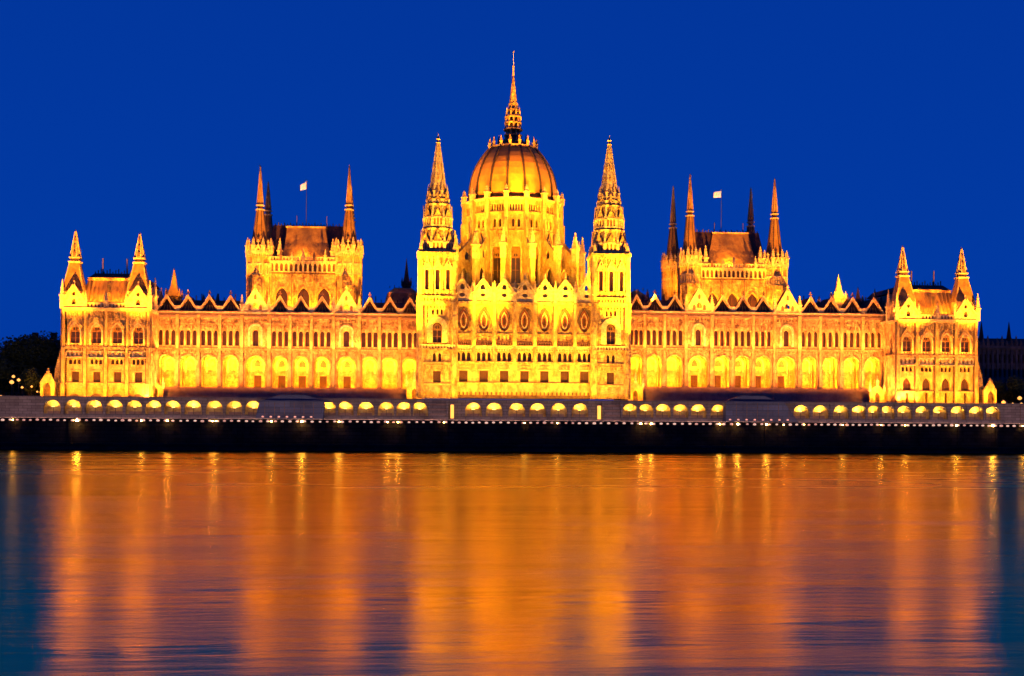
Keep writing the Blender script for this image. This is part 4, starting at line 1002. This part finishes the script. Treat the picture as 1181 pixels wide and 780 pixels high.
# promenade lamps along the quay edge
def lamp_proto(mt, nm='promenade_lamp'):
    t = empty(nm, (0, 0, 0)); q = MB(); q.bar((0, .4, -.12), (0, 0, .0), .09, IRON); q.box(-.12, .12, .3, .46, -.35, .1, IRON); q.build('bracket', t)
    q = MB(); q.lathe(0, 0, [(-.26, .05), (-.22, .34), (0, .46), (.2, .3), (.28, .05)], 10, mt); q.build('globe', t)
    return t
protos = [lamp_proto(LAMPW), lamp_proto(LAMPS)]
def copy_tree(o):
    c = o.copy(); COL.objects.link(c)
    for ch in o.children:
        k = ch.copy(); COL.objects.link(k); k.parent = c
    return c
px = 3.0; i = 0; used = {0: False, 1: False}
GRP = 'small lamps strung along the quay edge'
while px < 1181:
    Y = YQ-.9; x = P(px, 488, Y)[0]
    j = 1 if (random.random() < .3) else 0
    o = protos[j] if not used[j] else copy_tree(protos[j]); used[j] = True
    o.location = (x, Y, ZR-.42+random.uniform(-.06, .06)); o.scale = [random.uniform(.7, 1.0)]*3
    tag(o, 'small round white lamp glowing on the edge of the dark quay' if j == 0 else 'small round pinkish lamp glowing dimly on the edge of the dark quay', 'lamp', GRP)
    px += random.uniform(7.4, 9.2) if px < 900 else random.uniform(6.6, 7.8); i += 1
# second row in front of the bastions
pr = lamp_proto(LAMPS, 'bollard_lamp'); first = True
for k in list(range(7)) + list(range(7, 15)):
    px = 303+k*9.3 if k < 7 else 842+(k-7)*9.5
    o = pr if first else copy_tree(pr); first = False
    Y = -29.0; o.location = (P(px, 484, Y)[0], Y, ZR+.62); o.scale = [.75]*3
    tag(o, 'low pale lamp in front of the left blue-grey bastion' if k < 7 else 'low pale lamp in front of the right blue-grey bastion', 'lamp', 'low lamps before the bastions')
# bright lamps added on the quay edge to make glints streak on the water
br = lamp_proto(LAMPH, 'streak_lamp'); first = True
for px, s in ((58, .8), (89, 1.5), (163, .7), (193, .8), (245, .6), (249, .6), (313, .7), (348, 1.0), (391, .8), (420, .6), (447, .7), (459, .8), (512, .5), (605, .5), (643, .6), (739, .9), (751, .9), (787, .9), (830, .9), (851, 1.0), (884, .9), (904, .9), (927, .7), (948, .7), (972, .6), (1016, .6), (1044, .6), (1103, .7), (1145, 1.1), (15, .6), (1180, .7)):
    o = br if first else copy_tree(br); first = False
    Y = YQ-.9; o.location = (P(px, 489, Y)[0], Y, ZR-.44); o.scale = [.62*s]*3
    tag(o, 'tiny intense amber lamp added under the quay coping for streaks on the water', 'lamp', 'added streak lamps under the quay coping')

# ================================================================== WATER
wm = bpy.data.materials.new('river_water'); wm.use_nodes = True
nt = wm.node_tree; N, L = nt.nodes.new, nt.links.new; b = nt.nodes['Principled BSDF']
b.inputs['Base Color'].default_value = (0.006, 0.008, 0.010, 1); b.inputs['Roughness'].default_value = .2; b.inputs['Specular Tint'].default_value = (1.0, .9, .6, 1); b.inputs['IOR'].default_value = 1.33
b.inputs['Specular IOR Level'].default_value = .5
geo = N('ShaderNodeNewGeometry')
def noise(sx, sy, det, rough=.5, dist=0.0):
    mp = N('ShaderNodeMapping'); mp.inputs['Scale'].default_value = (sx, sy, 1); mp.inputs['Rotation'].default_value = (0, 0, R(1.5)); L(geo.outputs['Position'], mp.inputs['Vector'])
    n = N('ShaderNodeTexNoise'); n.inputs['Scale'].default_value = 1; n.inputs['Detail'].default_value = det; n.inputs['Roughness'].default_value = rough; n.inputs['Distortion'].default_value = dist
    L(mp.outputs[0], n.inputs['Vector']); return n
n1 = noise(.16, .85, 4, .6, .4); n2 = noise(.025, .11, 3, .5, .6)
b1 = N('ShaderNodeBump'); b1.inputs['Strength'].default_value = 1; b1.inputs['Distance'].default_value = .035; L(n1.outputs['Fac'], b1.inputs['Height'])
b2 = N('ShaderNodeBump'); b2.inputs['Strength'].default_value = 1; b2.inputs['Distance'].default_value = .13; L(n2.outputs['Fac'], b2.inputs['Height']); L(b1.outputs[0], b2.inputs['Normal'])
gl = N('ShaderNodeBsdfAnisotropic'); gl.inputs['Color'].default_value = (1.0, .84, .27, 1); gl.distribution = 'BECKMANN'
fr_ = N('ShaderNodeFresnel'); fr_.inputs['IOR'].default_value = 2.6; mx = N('ShaderNodeMixShader'); out = [q for q in nt.nodes if q.type == 'OUTPUT_MATERIAL'][0]
b.inputs['Specular IOR Level'].default_value = 0
L(b2.outputs[0], gl.inputs['Normal']); fm = N('ShaderNodeMapRange'); fm.inputs['From Min'].default_value = .2; fm.inputs['From Max'].default_value = .7; fm.inputs['To Min'].default_value = .78; fm.inputs['To Max'].default_value = .98; L(fr_.outputs[0], fm.inputs['Value']); L(fm.outputs[0], mx.inputs[0]); L(b.outputs[0], mx.inputs[1]); L(gl.outputs[0], mx.inputs[2]); L(mx.outputs[0], out.inputs['Surface'])
n3 = noise(.012, .07, 3, .6, .8); mr = N('ShaderNodeMapRange'); mr.inputs['From Min'].default_value = .35; mr.inputs['From Max'].default_value = .65
mr.inputs['To Min'].default_value = .165; mr.inputs["To Max"].default_value = .24; L(n3.outputs['Fac'], mr.inputs['Value']); sx = N('ShaderNodeSeparateXYZ'); L(geo.outputs['Position'], sx.inputs[0]); my = N('ShaderNodeMapRange')
my.inputs['From Min'].default_value = -300; my.inputs['From Max'].default_value = -60; my.inputs['To Min'].default_value = 0; my.inputs['To Max'].default_value = .09; L(sx.outputs['Y'], my.inputs['Value'])
ad = N('ShaderNodeMath'); ad.operation = 'ADD'; L(mr.outputs[0], ad.inputs[0]); L(my.outputs[0], ad.inputs[1]); L(ad.outputs[0], gl.inputs['Roughness'])
g = MB(); g.add([(-4000,-900,0),(4000,-900,0),(4000,YL,0),(-4000,YL,0)], [(0,1,2,3)], wm); tag(g.build('river_water', None, (0, -300, 0)), kind='structure')

# ================================================================== SURROUNDINGS
def bg_building(name, label, p0, p1, Y, ytop, floors, cols, style):
    x0, x1 = P(p0, 440, Y)[0], P(p1, 440, Y)[0]; z0 = zg; z1 = P((p0+p1)/2, ytop, Y)[1]
    t = empty(name, ((x0+x1)/2, Y, z0), label, 'building'); m = MB(); hl = []; ws = []
    fh = (z1-z0-1)/floors; cw = (x1-x0)/cols
    for i in range(cols):
        for j in range(floors):
            w, h = cw*.42, fh*.62; kx = x0+cw*(i+.5); kz = z0+.6+fh*j
            kd = 'point' if style == 'gothic' else 'rect'
            hl.append(arch(w, h, kd, kx, kz, 3)); ws.append((kd, kx, kz, w, h))
    m.slab([(x0,z0),(x1,z0),(x1,z1),(x0,z1)], hl, Y, Y+.6, BGWALL)
    m.box(x0, x1, Y+1.2, Y+24, z0, z1, BGWALL)
    for i in range(cols+1): m.box(x0+cw*i-.35, x0+cw*i+.35, Y-.5, Y, z0, z1, BGWALL)
    course(m, x0, x1, Y, z1, .8, .9, BGWALL)
    for j in range(1, floors): course(m, x0, x1, Y, z0+.2+fh*j, .3, .3, BGWALL)
    m.build('wall', t, ((x0+x1)/2, Y, z0))
    for kd, a, c, w, h in ws: window(t, 'window', kd, a, Y+.5, c, w, h)
    r = MB(); zr = z1+ (3.0 if style != 'gothic' else 3.5)
    r.add([(x0,Y,z1+.4),(x1,Y,z1+.4),(x1,Y+24,z1+.4),(x0,Y+24,z1+.4),(x0+3,Y+8,zr),(x1-3,Y+8,zr),(x1-3,Y+16,zr),(x0+3,Y+16,zr)], [(0,1,5,4),(1,2,6,5),(2,3,7,6),(3,0,4,7),(4,5,6,7)], BGDARK)
    if style == 'gothic':
        for i in range(cols+1): r.pinnacle(x0+cw*i, Y, z1, .9, 2.4+(i%3)*.8, BGWALL)
        for q in (.15, .52, .8): r.fr(x0+(x1-x0)*q, Y+6, z1, z1+9, 1.4, .1, 6, BGDARK)
    else:
        for q in (.2, .5, .75): r.box(x0+(x1-x0)*q, x0+(x1-x0)*q+1.6, Y+9, Y+10.5, zr-.5, zr+2.2, BGDARK)
    r.build('roof', t, ((x0+x1)/2, Y, z1))
bg_building('apartment_block', 'dark unlit flat-fronted building behind trees, left of the parliament', 11, 84, 34, 401, 4, 10, 'plain')
bg_building('apartment_block', 'low dark unlit building at the left edge behind trees', -60, 8, 30, 420, 3, 9, 'plain')
bg_building('gothic_building', 'dark unlit building with vertical piers and a spiky roofline, right of the parliament', 1128, 1215, 40, 401, 4, 16, 'gothic')

lm = {}
def tree(px, ytop, Y, wpx, label, seed):
    rnd = random.Random(seed); x, z1 = P(px, ytop, Y); z0 = zg; h = z1-z0; S_ = (345+Y)/FPX; w = wpx*S_/2
    t = empty('broadleaf_tree', (x, Y, z0), label, 'tree', 'dark trees beside the parliament')
    m = MB(); m.fr(x, Y, z0, z0+h*.35, .5, .32, 8, BARK)
    cl = []
    for k in range(26):
        a = rnd.uniform(0, 6.28); rr = w*rnd.uniform(.15, .85); zz = z0+h*rnd.uniform(.3, .9); f = 1-abs((zz-z0)/h-.55)*1.1
        cl.append((x+rr*f*math.cos(a), Y+rr*f*math.sin(a), zz, rnd.uniform(.14, .26)*h))
    for c in cl[:9]: m.bar((x, Y, z0+h*.3), c[:3], .16, BARK)
    m.build('trunk', t, (x, Y, z0))
    l = MB(); vs, fs = [], []
    for (a, b_, c, s) in cl:
        for k in range(150):
            d_ = Vector((rnd.gauss(0, 1), rnd.gauss(0, 1), rnd.gauss(0, 1))).normalized()*s*rnd.uniform(.5, 1.05); p = Vector((a, b_, c))+d_*Vector((1, 1, .75)).x
            u = Vector((rnd.uniform(-1, 1), rnd.uniform(-1, 1), rnd.uniform(-1, 1))).normalized()*.42; v = u.orthogonal().normalized()*.3
            o = len(vs); vs += [tuple(p-u), tuple(p+v), tuple(p+u), tuple(p-v)]; fs.append((o, o+1, o+2, o+3))
    l.add(vs, fs, LEAF); l.build('crown', t, (x, Y, z0+h*.5))
for a in ((33, 391, 14, 36, 'broad dark tree between the two tallest crowns left of the parliament', 11), (60, 392, 16, 26, 'dark tree rising directly behind the left pavilion porch', 12), (13, 394, 14, 30, 'dark tree leaning in front of the flat-fronted building', 13), (24, 393, 12, 30, 'bushy dark tree with a tall crown rising above the left building', 1), (47, 389, 10, 34, 'tallest dark tree, close to the left end pavilion', 2), (5, 418, 6, 26, 'low dark tree at the left edge of the riverfront', 3), (34, 428, -6, 22, 'small dark tree behind the street lamps left of the parliament', 4), (63, 425, 4, 14, 'narrow dark tree just beside the left end pavilion porch', 5),
          (1150, 442, 4, 16, 'low dark tree just right of the right end pavilion', 6), (1172, 436, 2, 22, 'low dark tree at the right edge of the riverfront', 7)):
    tree(*a)
def street_lamp(px, py, Y, label, mt, s=1.0, grp='street lamps left of the parliament'):
    x, z = P(px, py, Y); t = empty('street_lamp', (x, Y, zg), label, 'street lamp', grp)
    q = MB(); q.fr(x, Y, zg, zg+.6, .3, .2, 8, IRON); q.fr(x, Y, zg+.6, z-.35*s, .1, .07, 8, IRON); q.build('post', t, (x, Y, zg))
    q = MB(); q.lathe(x, Y, [(z-.4*s, .1*s), (z-.2*s, .45*s), (z+.1*s, .5*s), (z+.35*s, .3*s), (z+.5*s, .05)], 12, mt); q.build('globe', t, (x, Y, z))
    q = MB(); q.fr(x, Y, z+.5*s, z+.75*s, .3*s, .05, 8, IRON); q.build('finial', t, (x, Y, z+.5*s))
LL = emit('street_globe', (1, .42, .08), 1.7)
for px, py, Y, s, lab in ((13.5, 441, -12, 1.2, 'brightest amber globe street lamp among the left trees'), (21.5, 438.5, -14, .9, 'amber globe street lamp just right of the brightest one among the left trees'), (15.5, 434.5, -4, .9, 'smallest high amber globe street lamp among the left trees'), (25.5, 447, -10, .7, 'dim low street lamp right of the bright pair, left of the parliament'), (36.5, 446, -8, .6, 'dim amber street lamp halfway between tree group and left pavilion porch'), (43, 452, -8, .55, 'dim low street lamp nearest the left pavilion porch'), (1, 458, -14, 1.0, 'pinkish street lamp at the left edge of the riverfront')): street_lamp(px, py, Y, lab, LL, s)
for px, py, Y, s, lab in ((1157.5, 464.5, -15, 1.2, 'amber globe street lamp just right of the right pavilion'), (1176, 459.5, -14, 1.2, 'upper amber globe street lamp at the right edge'), (1178, 467, -16, 1.2, 'lower pinkish globe street lamp at the right edge'), (1168, 466, -10, .7, 'dim street lamp between two brighter ones right of the parliament')): street_lamp(px, py, Y, lab, LL, s, 'street lamps right of the parliament')

# ================================================================== WORLD / RENDER
w = bpy.data.worlds.new('World'); sc.world = w; w.use_nodes = True
nt = w.node_tree; N, L = nt.nodes.new, nt.links.new; bg = nt.nodes['Background']
tc = N('ShaderNodeTexCoord'); sp_ = N('ShaderNodeSeparateXYZ'); rp = N('ShaderNodeValToRGB'); L(tc.outputs['Generated'], sp_.inputs[0]); L(sp_.outputs['Z'], rp.inputs[0])
e = rp.color_ramp.elements; e[0].position = 0.0; e[0].color = (0.0006, 0.040, 0.35, 1); e[1].position = .5; e[1].color = (0.0006, 0.032, 0.30, 1)
x_ = e.new(.12); x_.color = (0.0005, 0.042, 0.365, 1)
L(rp.outputs[0], bg.inputs['Color']); bg.inputs['Strength'].default_value = 1.0
vs = sc.view_settings; vs.view_transform = 'Standard'; vs.look = 'None'; vs.exposure = 0; vs.gamma = 1
sc.render.engine = 'CYCLES'; cy = sc.cycles; cy.use_denoising = True; cy.max_bounces = 4; cy.diffuse_bounces = 2; cy.glossy_bounces = 2; cy.transmission_bounces = 0; cy.sample_clamp_indirect = 6; cy.caustics_reflective = False; cy.caustics_refractive = False
cy.use_light_tree = True
